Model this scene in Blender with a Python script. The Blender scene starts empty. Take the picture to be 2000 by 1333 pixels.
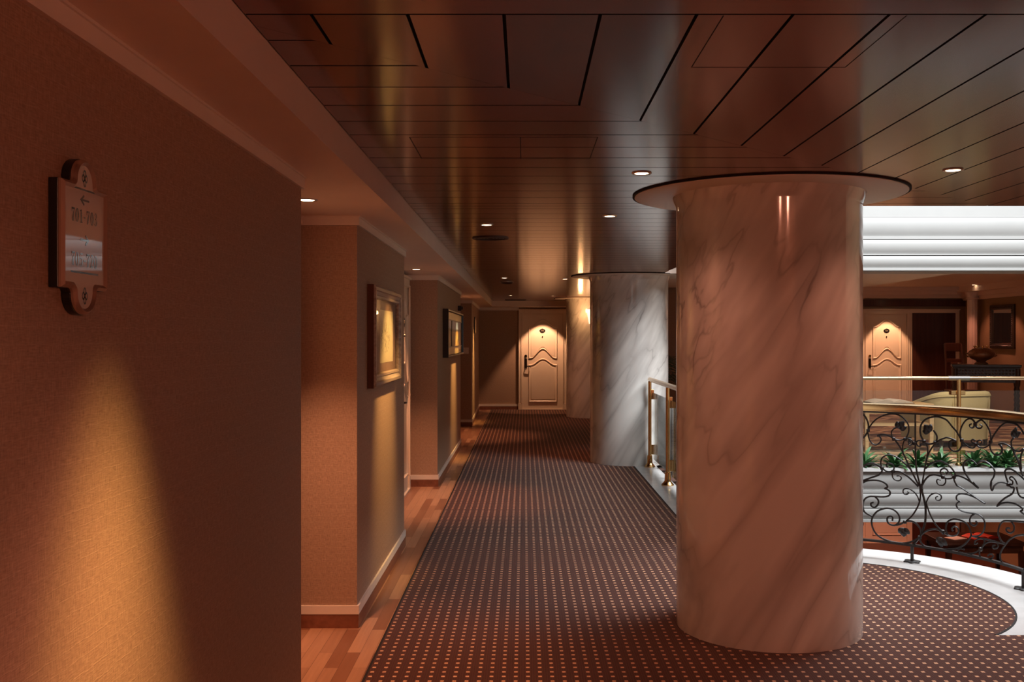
import bpy, bmesh, math, random
from mathutils import Vector, Matrix
R = math.radians
rnd = random.Random(7)
SC = bpy.context.scene
COL = SC.collection

# ------------------------------------------------------------------ camera
cam_d = bpy.data.cameras.new('camera')
cam = bpy.data.objects.new('camera', cam_d)
COL.objects.link(cam)
cam.location = (0, 0, 1.57)
cam.rotation_euler = (R(90), 0, 0)
cam_d.lens = 35
cam_d.sensor_width = 36
cam_d.shift_x = -24 / 2000
cam_d.shift_y = -6.5 / 2000
cam_d.clip_start = 0.02
SC.camera = cam

# ------------------------------------------------------------------ world, skylight, exposure
SC.view_settings.view_transform = 'Standard'
SC.view_settings.look = 'None'
SC.view_settings.gamma = 1
SC.view_settings.use_curve_mapping = False
SC.view_settings.exposure = 0.12
w = bpy.data.worlds.new('world')
SC.world = w
w.use_nodes = True
w.node_tree.nodes['Background'].inputs[0].default_value = (1.0, 0.45, 0.32, 1)
w.node_tree.nodes['Background'].inputs[1].default_value = 0.010
try:
    SC.cycles.max_bounces = 10
    SC.cycles.diffuse_bounces = 6
    SC.cycles.glossy_bounces = 4
    SC.cycles.transparent_max_bounces = 12
    SC.cycles.sample_clamp_indirect = 4
    SC.cycles.use_denoising = True
    SC.cycles.caustics_reflective = False
    SC.cycles.caustics_refractive = False
except Exception:
    pass
WARM = (1.0, 0.39, 0.25)
GOLD = (1.0, 0.57, 0.18)

def area_light(name, loc, sx, sy, power, color, rot=(0, 0, 0)):
    d = bpy.data.lights.new(name, 'AREA')
    d.shape = 'RECTANGLE'; d.size = sx; d.size_y = sy
    d.energy = power; d.color = color
    o = bpy.data.objects.new(name, d)
    o.location = loc; o.rotation_euler = rot
    COL.objects.link(o)
    return o
area_light('skylight', (4.7, 8.0, 6.4), 5.8, 3.8, 1400, (0.93, 0.97, 1.0))

def spot(name, loc, target, power, angle, blend=1.0, color=WARM, radius=0.03):
    d = bpy.data.lights.new(name, 'SPOT')
    d.energy = power; d.color = color; d.spot_size = R(angle); d.spot_blend = blend
    d.shadow_soft_size = radius
    o = bpy.data.objects.new(name, d)
    o.location = loc
    v = Vector(target) - Vector(loc)
    o.rotation_euler = v.to_track_quat('-Z', 'Y').to_euler()
    COL.objects.link(o)
    return o

# ------------------------------------------------------------------ node helpers
def new_mat(name):
    m = bpy.data.materials.new(name); m.use_nodes = True
    nt = m.node_tree
    return m, nt, nt.nodes['Principled BSDF']
def N(nt, typ, **kw):
    n = nt.nodes.new(typ)
    for k, v in kw.items():
        if k.startswith('i_'):
            key = k[2:]
            key = int(key) if key.isdigit() else key.replace('_', ' ')
            n.inputs[key].default_value = v
        else:
            setattr(n, k, v)
    return n
def L(nt, a, b): nt.links.new(a, b)
def c4(c): return (c[0], c[1], c[2], 1)
def mix(nt, fac, a, b, blend='MIX'):
    n = nt.nodes.new('ShaderNodeMix'); n.data_type = 'RGBA'; n.blend_type = blend
    for sock, val in ((n.inputs[0], fac), (n.inputs[6], a), (n.inputs[7], b)):
        if hasattr(val, 'is_linked'): L(nt, val, sock)
        elif isinstance(val, (int, float)): sock.default_value = val
        else: sock.default_value = c4(val)
    return n.outputs[2]
def math_n(nt, op, a, b=None, c=None):
    n = nt.nodes.new('ShaderNodeMath'); n.operation = op
    for i, val in enumerate((a, b, c)):
        if val is None: continue
        if hasattr(val, 'is_linked'): L(nt, val, n.inputs[i])
        else: n.inputs[i].default_value = val
    return n.outputs[0]
def ramp(nt, src, stops):
    n = nt.nodes.new('ShaderNodeValToRGB')
    els = n.color_ramp.elements
    while len(els) < len(stops): els.new(0.5)
    for e, (p, c) in zip(els, stops):
        e.position = p; e.color = c4(c) if len(c) == 3 else c
    L(nt, src, n.inputs[0])
    return n.outputs[0]
def bump(nt, b, src, strength=0.2, dist=0.01):
    n = N(nt, 'ShaderNodeBump'); n.inputs['Strength'].default_value = strength; n.inputs['Distance'].default_value = dist
    L(nt, src, n.inputs['Height']); L(nt, n.outputs[0], b.inputs['Normal'])
def obj_coord(nt): return N(nt, 'ShaderNodeTexCoord').outputs['Object']
def mapping(nt, src, scale=(1, 1, 1), rot=(0, 0, 0), loc=(0, 0, 0)):
    n = N(nt, 'ShaderNodeMapping')
    n.inputs['Scale'].default_value = scale; n.inputs['Rotation'].default_value = rot; n.inputs['Location'].default_value = loc
    L(nt, src, n.inputs[0]); return n.outputs[0]

def plain(name, color, rough=0.5, metal=0.0, var=0.12, scale=12, bmp=0.0, coat=0.0, spec=0.5):
    m, nt, b = new_mat(name)
    oc = obj_coord(nt)
    nz = N(nt, 'ShaderNodeTexNoise', i_Scale=scale, i_Detail=4.0); L(nt, oc, nz.inputs['Vector'])
    dark = tuple(x * (1 - var) for x in color); lite = tuple(min(1, x * (1 + var)) for x in color)
    L(nt, mix(nt, nz.outputs[0], dark, lite), b.inputs['Base Color'])
    b.inputs['Roughness'].default_value = rough; b.inputs['Metallic'].default_value = metal
    b.inputs['Coat Weight'].default_value = coat
    b.inputs['Specular IOR Level'].default_value = spec
    if bmp:
        n2 = N(nt, 'ShaderNodeTexNoise', i_Scale=scale * 6, i_Detail=3.0); L(nt, oc, n2.inputs['Vector'])
        bump(nt, b, n2.outputs[0], bmp, 0.004)
    return m
def emis(name, color, strength):
    m, nt, b = new_mat(name)
    b.inputs['Base Color'].default_value = c4(color)
    b.inputs['Emission Color'].default_value = c4(color)
    b.inputs['Emission Strength'].default_value = strength
    return m

def m_wallpaper():
    m, nt, b = new_mat('woven wallpaper')
    oc = obj_coord(nt)
    sp = N(nt, 'ShaderNodeSeparateXYZ'); L(nt, oc, sp.inputs[0])
    u = math_n(nt, 'ADD', sp.outputs[0], sp.outputs[1])
    cb = N(nt, 'ShaderNodeCombineXYZ'); L(nt, u, cb.inputs[0]); L(nt, sp.outputs[2], cb.inputs[1])
    br = N(nt, 'ShaderNodeTexBrick', offset=0.5, i_Scale=1.0)
    br.inputs['Brick Width'].default_value = 0.06; br.inputs['Row Height'].default_value = 0.034
    br.inputs['Mortar Size'].default_value = 0.0016; br.inputs['Mortar Smooth'].default_value = 0.6
    br.inputs['Color1'].default_value = (0.30, 0.30, 0.30, 1); br.inputs['Color2'].default_value = (0.55, 0.55, 0.55, 1)
    br.inputs['Mortar'].default_value = (1, 1, 1, 1)
    wob = N(nt, 'ShaderNodeTexNoise', i_Scale=14.0, i_Detail=2.0); L(nt, cb.outputs[0], wob.inputs['Vector'])
    va = N(nt, 'ShaderNodeVectorMath', operation='MULTIPLY_ADD'); L(nt, wob.outputs['Color'], va.inputs[0])
    va.inputs[1].default_value = (0.02, 0.014, 0); L(nt, cb.outputs[0], va.inputs[2])
    L(nt, va.outputs[0], br.inputs['Vector'])
    th = N(nt, 'ShaderNodeTexNoise', i_Scale=1.0, i_Detail=3.0)
    L(nt, mapping(nt, cb.outputs[0], (300, 45, 1)), th.inputs['Vector'])
    tv = N(nt, 'ShaderNodeTexNoise', i_Scale=1.0, i_Detail=3.0)
    L(nt, mapping(nt, cb.outputs[0], (45, 300, 1)), tv.inputs['Vector'])
    thr = math_n(nt, 'ADD', th.outputs[0], tv.outputs[0])
    base = mix(nt, ramp(nt, math_n(nt, 'MULTIPLY', thr, 0.5), [(0.30, (0, 0, 0)), (0.70, (1, 1, 1))]), (0.25, 0.155, 0.105), (0.48, 0.325, 0.225))
    col = mix(nt, math_n(nt, 'MULTIPLY', br.outputs['Fac'], 0.17), base, (0.58, 0.44, 0.32))
    L(nt, col, b.inputs['Base Color'])
    b.inputs['Roughness'].default_value = 0.62
    b.inputs['Specular IOR Level'].default_value = 0.35
    h = math_n(nt, 'ADD', math_n(nt, 'MULTIPLY', thr, 0.5), math_n(nt, 'MULTIPLY', br.outputs['Fac'], 0.16))
    bump(nt, b, h, 0.45, 0.002)
    return m

def m_carpet(name, base1, base2, dot, px, py, dx, dy):
    m, nt, b = new_mat(name)
    oc = obj_coord(nt)
    sp = N(nt, 'ShaderNodeSeparateXYZ'); L(nt, oc, sp.inputs[0])
    fx = math_n(nt, 'FRACT', math_n(nt, 'ADD', math_n(nt, 'DIVIDE', sp.outputs[0], px), 100.2))
    fy = math_n(nt, 'FRACT', math_n(nt, 'ADD', math_n(nt, 'DIVIDE', sp.outputs[1], py), 100.0))
    ax = math_n(nt, 'ABSOLUTE', math_n(nt, 'SUBTRACT', fx, 0.5))
    ay = math_n(nt, 'ABSOLUTE', math_n(nt, 'SUBTRACT', fy, 0.5))
    mx = math_n(nt, 'LESS_THAN', ax, dx); my = math_n(nt, 'LESS_THAN', ay, dy)
    dm = math_n(nt, 'MULTIPLY', mx, my)
    rib = math_n(nt, 'PINGPONG', math_n(nt, 'MULTIPLY', fx, 5.0), 0.5)
    nz = N(nt, 'ShaderNodeTexNoise', i_Scale=260.0, i_Detail=3.0); L(nt, oc, nz.inputs['Vector'])
    big = N(nt, 'ShaderNodeTexNoise', i_Scale=1.6, i_Detail=3.0); L(nt, oc, big.inputs['Vector'])
    c = mix(nt, math_n(nt, 'MULTIPLY', math_n(nt, 'ADD', rib, nz.outputs[0]), 0.9), base1, base2)
    c = mix(nt, math_n(nt, 'MULTIPLY', big.outputs[0], 0.35), c, tuple(x * 0.6 for x in base1))
    c = mix(nt, math_n(nt, 'MULTIPLY', dm, math_n(nt, 'ADD', 0.55, math_n(nt, 'MULTIPLY', nz.outputs[0], 0.7))), c, dot)
    L(nt, c, b.inputs['Base Color'])
    b.inputs['Roughness'].default_value = 0.95; b.inputs['Specular IOR Level'].default_value = 0.1
    b.inputs['Sheen Weight'].default_value = 0.15
    bump(nt, b, math_n(nt, 'ADD', nz.outputs[0], rib), 0.5, 0.004)
    return m

def m_wood(name, c1, c2, along='x', rough=0.25, scale=1.0, coat=0.0, var=0.35, spec=0.5):
    m, nt, b = new_mat(name)
    oc = obj_coord(nt)
    s = {'x': (1.2, 26, 26), 'y': (26, 1.2, 26), 'z': (26, 26, 1.2)}[along]
    s = tuple(v * scale for v in s)
    nz = N(nt, 'ShaderNodeTexNoise', i_Scale=1.0, i_Detail=5.0, i_Distortion=0.4)
    L(nt, mapping(nt, oc, s), nz.inputs['Vector'])
    geo = N(nt, 'ShaderNodeNewGeometry')
    col = mix(nt, ramp(nt, nz.outputs[0], [(0.3, (0, 0, 0)), (0.7, (1, 1, 1))]), c1, c2)
    k = math_n(nt, 'ADD', 1 - var, math_n(nt, 'MULTIPLY', geo.outputs['Random Per Island'], 2 * var))
    hs = N(nt, 'ShaderNodeHueSaturation'); L(nt, k, hs.inputs['Value']); L(nt, col, hs.inputs['Color'])
    L(nt, hs.outputs[0], b.inputs['Base Color'])
    b.inputs['Roughness'].default_value = rough; b.inputs['Coat Weight'].default_value = coat
    b.inputs['Coat Roughness'].default_value = 0.12
    b.inputs['Specular IOR Level'].default_value = spec
    bump(nt, b, nz.outputs[0], 0.05, 0.002)
    return m

def m_parquet():
    m, nt, b = new_mat('parquet')
    oc = obj_coord(nt)
    sp = N(nt, 'ShaderNodeSeparateXYZ'); L(nt, oc, sp.inputs[0])
    cb = N(nt, 'ShaderNodeCombineXYZ'); L(nt, sp.outputs[1], cb.inputs[0]); L(nt, sp.outputs[0], cb.inputs[1])
    br = N(nt, 'ShaderNodeTexBrick', offset=0.37, i_Scale=1.0)
    br.inputs['Brick Width'].default_value = 0.62; br.inputs['Row Height'].default_value = 0.068
    br.inputs['Mortar Size'].default_value = 0.0009; br.inputs['Bias'].default_value = 0.0
    br.inputs['Color1'].default_value = (0.24, 0.095, 0.05, 1); br.inputs['Color2'].default_value = (0.66, 0.38, 0.22, 1)
    br.inputs['Mortar'].default_value = (0.06, 0.02, 0.01, 1)
    L(nt, cb.outputs[0], br.inputs['Vector'])
    nz = N(nt, 'ShaderNodeTexNoise', i_Scale=1.0, i_Detail=5.0); L(nt, mapping(nt, oc, (60, 3, 1)), nz.inputs['Vector'])
    L(nt, mix(nt, math_n(nt, 'MULTIPLY', nz.outputs[0], 0.5), br.outputs['Color'], (0.12, 0.045, 0.02)), b.inputs['Base Color'])
    b.inputs['Roughness'].default_value = 0.28
    bump(nt, b, br.outputs['Fac'], 0.1, 0.001)
    return m

def m_marble(name, base=(0.80, 0.76, 0.71), vein=(0.17, 0.145, 0.13), soft=(0.44, 0.40, 0.375), rough=0.075, tilt=-31, sc=1.0, amount=1.0):
    m, nt, b = new_mat(name)
    oc = obj_coord(nt)
    r = mapping(nt, oc, (1, 1, 1), (0, R(tilt), 0))
    # long streaks along local z after the tilt
    w1 = N(nt, 'ShaderNodeTexNoise', i_Scale=1.0, i_Detail=3.0, i_Roughness=0.45, i_Distortion=0.15)
    L(nt, mapping(nt, r, (3.4 * sc, 2.0 * sc, 0.42 * sc)), w1.inputs['Vector'])
    def vein_mask(src, width, off=0.0):
        d = math_n(nt, 'ABSOLUTE', math_n(nt, 'SUBTRACT', src, 0.5 + off))
        return math_n(nt, 'SUBTRACT', 1.0, math_n(nt, 'SMOOTH_MIN', math_n(nt, 'DIVIDE', d, width), 1.0, 0.1))
    w2 = N(nt, 'ShaderNodeTexNoise', i_Scale=1.0, i_Detail=5.0, i_Roughness=0.5, i_Distortion=0.25)
    L(nt, mapping(nt, r, (1.9 * sc, 1.2 * sc, 0.28 * sc), (0, 0, 0), (3.7, 1.1, 5.2)), w2.inputs['Vector'])
    gate = N(nt, 'ShaderNodeTexNoise', i_Scale=1.9 * sc, i_Detail=2.0); L(nt, oc, gate.inputs['Vector'])
    gm = ramp(nt, gate.outputs[0], [(0.42, (0, 0, 0)), (0.66, (1, 1, 1))])
    softm = math_n(nt, 'MULTIPLY', vein_mask(w1.outputs[0], 0.10), 0.60 * amount)
    halo = math_n(nt, 'MULTIPLY', vein_mask(w2.outputs[0], 0.050), 0.45 * amount)
    thin = math_n(nt, 'MULTIPLY', math_n(nt, 'MULTIPLY', vein_mask(w2.outputs[0], 0.008, 0.004), gm), 0.62 * amount)
    thin1 = math_n(nt, 'MULTIPLY', math_n(nt, 'MULTIPLY', vein_mask(w1.outputs[0], 0.009, 0.01), gm), 0.35 * amount)
    c = mix(nt, softm, base, soft)
    c = mix(nt, halo, c, soft)
    c = mix(nt, thin1, c, vein)
    c = mix(nt, thin, c, vein)
    L(nt, c, b.inputs['Base Color'])
    b.inputs['Roughness'].default_value = rough
    return m

def m_glass(name, tint=(0.95, 0.97, 0.96), refl=0.9):
    m = bpy.data.materials.new(name); m.use_nodes = True
    nt = m.node_tree; nt.nodes.clear()
    out = N(nt, 'ShaderNodeOutputMaterial')
    t = N(nt, 'ShaderNodeBsdfTransparent'); t.inputs[0].default_value = c4(tint)
    g = N(nt, 'ShaderNodeBsdfGlossy'); g.inputs['Roughness'].default_value = 0.010
    f = N(nt, 'ShaderNodeFresnel'); f.inputs[0].default_value = 1.5
    mx = N(nt, 'ShaderNodeMixShader')
    L(nt, math_n(nt, 'MULTIPLY', f.outputs[0], refl), mx.inputs[0]); L(nt, t.outputs[0], mx.inputs[1]); L(nt, g.outputs[0], mx.inputs[2])
    L(nt, mx.outputs[0], out.inputs[0])
    return m

M = dict(
    wallpaper=m_wallpaper(),
    trim=plain('cream painted trim', (0.74, 0.66, 0.58), 0.42, var=0.05),
    soffit=plain('painted plaster soffit', (0.80, 0.66, 0.57), 0.55, var=0.05, scale=4),
    plaster=plain('white painted plaster', (0.345, 0.34, 0.33), 0.5, var=0.04, scale=5),
    skirt=m_wood('skirting wood', (0.16, 0.055, 0.03), (0.24, 0.09, 0.05), 'y', 0.35),
    carpet=m_carpet('dotted brown carpet', (0.020, 0.007, 0.0045), (0.095, 0.031, 0.020), (0.68, 0.39, 0.23), 0.056, 0.0625, 0.15, 0.145),
    binding=plain('dark carpet edge', (0.012, 0.008, 0.007), 0.9),
    parquet=m_parquet(),
    ceilwood=m_wood('dark mahogany planks', (0.095, 0.016, 0.007), (0.165, 0.036, 0.017), 'x', 0.16, coat=0.2, var=0.22),
    ceilwood_y=m_wood('dark mahogany planks lengthwise', (0.095, 0.016, 0.007), (0.165, 0.036, 0.017), 'y', 0.16, coat=0.2, var=0.22),
    gap=plain('black shadow gap', (0.006, 0.004, 0.004), 0.9),
    marble=m_marble('veined column marble'),
    marblefloor=m_marble('white border marble', (0.54, 0.53, 0.52), (0.36, 0.35, 0.35), (0.66, 0.65, 0.64), 0.2, 60, 1.4, 0.6),
    disc=plain('cream ceiling ring', (0.74, 0.66, 0.56), 0.4, var=0.03),
    brass=plain('polished brass', (0.78, 0.50, 0.22), 0.2, 1.0, var=0.08),
    brassrail=plain('worn brass rail', (0.80, 0.58, 0.36), 0.28, 1.0, var=0.08),
    steel=plain('satin steel', (0.62, 0.60, 0.56), 0.3, 1.0, var=0.05),
    iron=plain('black wrought iron', (0.022, 0.019, 0.019), 0.38, 0.3, var=0.3, scale=40, spec=0.6),
    glass=m_glass('clear rail glass'),
    matteglass=m_glass('low reflection picture glass', (0.97, 0.97, 0.96), 0.22),
    doorpaint=plain('cream painted door', (0.78, 0.64, 0.50), 0.38, var=0.04),
    bronze=plain('dark bronze hardware', (0.05, 0.032, 0.02), 0.3, 0.9),
    black=plain('black lacquer', (0.008, 0.007, 0.007), 0.3, spec=0.5),
    number=plain('pale brass numerals', (0.55, 0.45, 0.32), 0.35, 0.6),
    signplate=plain('cream sign plate', (0.62, 0.52, 0.44), 0.45, var=0.03, coat=0.8),
    signink=plain('dark sign lettering', (0.03, 0.025, 0.022), 0.2, coat=1.0),
    bevelglass=m_glass('clear acrylic edge', (0.80, 0.72, 0.62), 1.0),
    silverframe=m_wood('silvered brown frame', (0.20, 0.13, 0.10), (0.42, 0.33, 0.27), 'y', 0.28, 2.0, var=0.1),
    framebrown=m_wood('brown frame side', (0.07, 0.025, 0.015), (0.14, 0.05, 0.03), 'z', 0.35, var=0.1),
    mat_pink=plain('dusky mat board', (0.30, 0.18, 0.14), 0.7),
    goldmat=plain('gold leaf mat', (0.52, 0.40, 0.20), 0.34, 0.5, var=0.12),
    darkpanel=m_wood('dark wood panel', (0.05, 0.014, 0.008), (0.085, 0.026, 0.016), 'z', 0.4),
    darkwood=m_wood('carved dark wood', (0.018, 0.009, 0.006), (0.045, 0.022, 0.014), 'z', 0.3),
    chairwood=m_wood('dark chair wood', (0.06, 0.02, 0.012), (0.11, 0.04, 0.022), 'z', 0.3),
    palewood=m_wood('pale table wood', (0.55, 0.36, 0.17), (0.78, 0.56, 0.30), 'x', 0.3, var=0.06),
    fabric=plain('pale yellow upholstery', (0.60, 0.55, 0.32), 0.9, var=0.10, scale=60, bmp=0.25, spec=0.2),
    soil=plain('reddish bark soil', (0.10, 0.045, 0.032), 0.95, var=0.6, scale=50, bmp=0.8),
    leaf=plain('glossy strap leaf', (0.055, 0.14, 0.050), 0.35, var=0.45, scale=9),
    palmleaf=plain('palm frond leaf', (0.020, 0.045, 0.022), 0.45, var=0.4, scale=9),
    stem=plain('brown plant stem', (0.10, 0.06, 0.03), 0.8),
    pot=plain('glazed pot', (0.32, 0.27, 0.20), 0.35),
    paperwhite=plain('white page', (0.72, 0.68, 0.62), 0.6, var=0.05),
    redpaper=plain('red cover', (0.55, 0.06, 0.03), 0.5),
    urn=plain('aged copper urn', (0.30, 0.17, 0.10), 0.32, 0.8, var=0.6, scale=40, bmp=0.6),
    mirror=plain('mirror glass', (0.80, 0.76, 0.70), 0.03, 1.0, var=0.0),
    lamp=emis('halogen lamp glow', (1.0, 0.72, 0.45), 14.0),
    shade=emis('glowing sconce shade', (1.0, 0.70, 0.45), 1.3),
    chrome=plain('satin lamp ring', (0.55, 0.42, 0.34), 0.3, 0.8),
    grille=plain('dark grille', (0.035, 0.016, 0.011), 0.5),
    switch=plain('cream plastic', (0.72, 0.64, 0.54), 0.35),
    loungepaint=plain('warm lounge paint', (0.72, 0.55, 0.45), 0.55, var=0.04),
    olivewall=plain('brown lounge wall', (0.30, 0.19, 0.10), 0.7, var=0.12, scale=30),
)

def m_painting():
    m, nt, b = new_mat('painted meadow canvas')
    oc = obj_coord(nt)
    sp = N(nt, 'ShaderNodeSeparateXYZ'); L(nt, oc, sp.inputs[0])
    n1 = N(nt, 'ShaderNodeTexNoise', i_Scale=1.0, i_Detail=5.0); L(nt, mapping(nt, oc, (26, 26, 7)), n1.inputs['Vector'])
    field = ramp(nt, n1.outputs[0], [(0.32, (0.02, 0.02, 0.01)), (0.42, (0.06, 0.12, 0.03)), (0.48, (0.30, 0.10, 0.04)), (0.55, (0.46, 0.30, 0.07)), (0.66, (0.74, 0.62, 0.36))])
    n2 = N(nt, 'ShaderNodeTexNoise', i_Scale=5.0, i_Detail=3.0); L(nt, oc, n2.inputs['Vector'])
    sky = mix(nt, n2.outputs[0], (0.03, 0.08, 0.32), (0.34, 0.46, 0.70))
    hz = math_n(nt, 'ADD', sp.outputs[2], math_n(nt, 'MULTIPLY', math_n(nt, 'SUBTRACT', n1.outputs[0], 0.5), 0.10))
    c = mix(nt, ramp(nt, hz, [(0.022, (0, 0, 0)), (0.036, (1, 1, 1))]), field, (0.02, 0.025, 0.03))
    c = mix(nt, ramp(nt, hz, [(0.050, (0, 0, 0)), (0.058, (1, 1, 1))]), c, sky)
    L(nt, c, b.inputs['Base Color']); b.inputs['Roughness'].default_value = 0.35
    return m
def m_sketch():
    m, nt, b = new_mat('ink sketch paper')
    oc = obj_coord(nt)
    sp = N(nt, 'ShaderNodeSeparateXYZ'); L(nt, oc, sp.inputs[0])
    n1 = N(nt, 'ShaderNodeTexNoise', i_Scale=1.0, i_Detail=3.0, i_Distortion=0.8); L(nt, mapping(nt, oc, (20, 14, 11)), n1.inputs['Vector'])
    ln = math_n(nt, 'LESS_THAN', math_n(nt, 'ABSOLUTE', math_n(nt, 'SUBTRACT', n1.outputs[0], 0.5)), 0.022)
    rad = math_n(nt, 'ADD', math_n(nt, 'POWER', math_n(nt, 'DIVIDE', sp.outputs[1], 0.22), 2.0), math_n(nt, 'POWER', math_n(nt, 'DIVIDE', math_n(nt, 'ADD', sp.outputs[2], 0.01), 0.10), 2.0))
    ms = math_n(nt, 'LESS_THAN', rad, 1.0)
    c = mix(nt, math_n(nt, 'MULTIPLY', math_n(nt, 'MULTIPLY', ln, ms), 0.7), (0.78, 0.66, 0.46), (0.16, 0.11, 0.06))
    L(nt, c, b.inputs['Base Color']); b.inputs['Roughness'].default_value = 0.6
    return m
def m_wavecarpet():
    m, nt, b = new_mat('streaky lounge carpet')
    oc = obj_coord(nt)
    n1 = N(nt, 'ShaderNodeTexNoise', i_Scale=1.0, i_Detail=2.0, i_Distortion=0.6); L(nt, mapping(nt, oc, (1.3, 3.4, 1)), n1.inputs['Vector'])
    c = ramp(nt, n1.outputs[0], [(0.36, (0.03, 0.016, 0.012)), (0.43, (0.22, 0.10, 0.06)), (0.49, (0.05, 0.028, 0.02)), (0.55, (0.62, 0.46, 0.28)), (0.62, (0.16, 0.07, 0.05)), (0.68, (0.5, 0.36, 0.22))])
    L(nt, c, b.inputs['Base Color']); b.inputs['Roughness'].default_value = 0.9
    return m
M['painting'] = m_painting(); M['sketch'] = m_sketch(); M['wavecarpet'] = m_wavecarpet()

# ------------------------------------------------------------------ mesh helpers
class MB:
    def __init__(s): s.v = []; s.f = []; s.mi = []; s.cur = 0
    def add(s, vs, fs):
        o = len(s.v); s.v += [tuple(v) for v in vs]
        s.f += [tuple(i + o for i in f) for f in fs]; s.mi += [s.cur] * len(fs); return s
    def box(s, x0, y0, z0, x1, y1, z1):
        vs = [(x, y, z) for z in (z0, z1) for y in (y0, y1) for x in (x0, x1)]
        return s.add(vs, [(0, 2, 3, 1), (4, 5, 7, 6), (0, 1, 5, 4), (2, 6, 7, 3), (0, 4, 6, 2), (1, 3, 7, 5)])
    def loft(s, rings, closed=True, cap=True, loop=False):
        n = len(rings[0]); vs = [p for r in rings for p in r]; fs = []
        k = len(rings)
        for i in range(k if loop else k - 1):
            a = i * n; b_ = ((i + 1) % k) * n
            for j in range(n if closed else n - 1):
                j2 = (j + 1) % n
                fs.append((a + j, a + j2, b_ + j2, b_ + j))
        if cap and not loop and closed:
            fs.append(tuple(reversed(range(n)))); fs.append(tuple((k - 1) * n + j for j in range(n)))
        return s.add(vs, fs)
    def lathe(s, prof, seg=32, c=(0, 0, 0), axis='z'):
        rings = []
        for r, z in prof:
            rg = []
            for j in range(seg):
                a = 2 * math.pi * j / seg
                p = (r * math.cos(a), r * math.sin(a), z)
                if axis == 'y': p = (p[0], p[2], -p[1])
                if axis == 'x': p = (p[2], p[0], p[1])
                rg.append((c[0] + p[0], c[1] + p[1], c[2] + p[2]))
            rings.append(rg)
        return s.loft(rings)
    def tube(s, pts, r, seg=8, closed=False, flat=1.0):
        pts = [Vector(p) for p in pts]; n = len(pts); rings = []
        up = None
        for i, p in enumerate(pts):
            if closed: t = pts[(i + 1) % n] - pts[i - 1]
            else: t = pts[min(i + 1, n - 1)] - pts[max(i - 1, 0)]
            if t.length < 1e-9: t = Vector((0, 0, 1))
            t.normalize()
            if up is None: up = Vector((0, 0, 1)) if abs(t.z) < 0.9 else Vector((0, 1, 0))
            a = up - t * up.dot(t)
            if a.length < 1e-6: a = t.orthogonal()
            a.normalize(); b_ = t.cross(a); up = a
            rr = r[i] if isinstance(r, (list, tuple)) else r
            rings.append([p + a * (rr * math.cos(q)) + b_ * (rr * flat * math.sin(q)) for q in [2 * math.pi * j / seg for j in range(seg)]])
        return s.loft(rings, True, not closed, closed)
    def prism(s, poly, z0, z1, fn=None):
        fn = fn or (lambda a, b_, c: (a, b_, c))
        n = len(poly)
        vs = [fn(x, y, z0) for x, y in poly] + [fn(x, y, z1) for x, y in poly]
        fs = [tuple(reversed(range(n))), tuple(range(n, 2 * n))] + [(i, (i + 1) % n, n + (i + 1) % n, n + i) for i in range(n)]
        return s.add(vs, fs)
    def sweep(s, path, prof, fn):
        """mitred moulding round a closed 2D path (counter-clockwise); prof = [(inset, out)]"""
        n = len(path); rings = []
        for i in range(n):
            p0, p1, p2 = Vector(path[i - 1]), Vector(path[i]), Vector(path[(i + 1) % n])
            d1 = (p1 - p0).normalized(); d2 = (p2 - p1).normalized()
            n1 = Vector((-d1.y, d1.x)); n2 = Vector((-d2.y, d2.x))
            m_ = n1 + n2
            if m_.length < 1e-6: m_ = n1
            m_ = m_ / max(0.35, m_.dot(n1))
            rings.append([fn(p1.x + m_.x * a, p1.y + m_.y * a, o) for a, o in prof])
        k = len(prof); vs = [p for r in rings for p in r]; fs = []
        for i in range(n):
            a = i * k; b_ = ((i + 1) % n) * k
            for j in range(k - 1): fs.append((a + j, b_ + j, b_ + j + 1, a + j + 1))
        return s.add(vs, fs)
    def build(s, name, mats, parent=None, loc=(0, 0, 0), smooth=None, bevel=0.0):
        me = bpy.data.meshes.new(name); me.from_pydata(s.v, [], s.f)
        bm = bmesh.new(); bm.from_mesh(me); bmesh.ops.recalc_face_normals(bm, faces=bm.faces); bm.to_mesh(me); bm.free()
        if not isinstance(mats, (list, tuple)): mats = [mats]
        for m_ in mats: me.materials.append(m_)
        if len(mats) > 1: me.polygons.foreach_set('material_index', s.mi)
        if smooth is not None:
            me.polygons.foreach_set('use_smooth', [True] * len(me.polygons))
            me.set_sharp_from_angle(angle=R(smooth))
        me.update()
        o = bpy.data.objects.new(name, me); COL.objects.link(o); o.location = loc
        if parent: o.parent = parent
        if bevel:
            bv = o.modifiers.new('bevel', 'BEVEL'); bv.width = bevel; bv.segments = 2; bv.limit_method = 'ANGLE'; bv.angle_limit = R(40)
        return o

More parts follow.
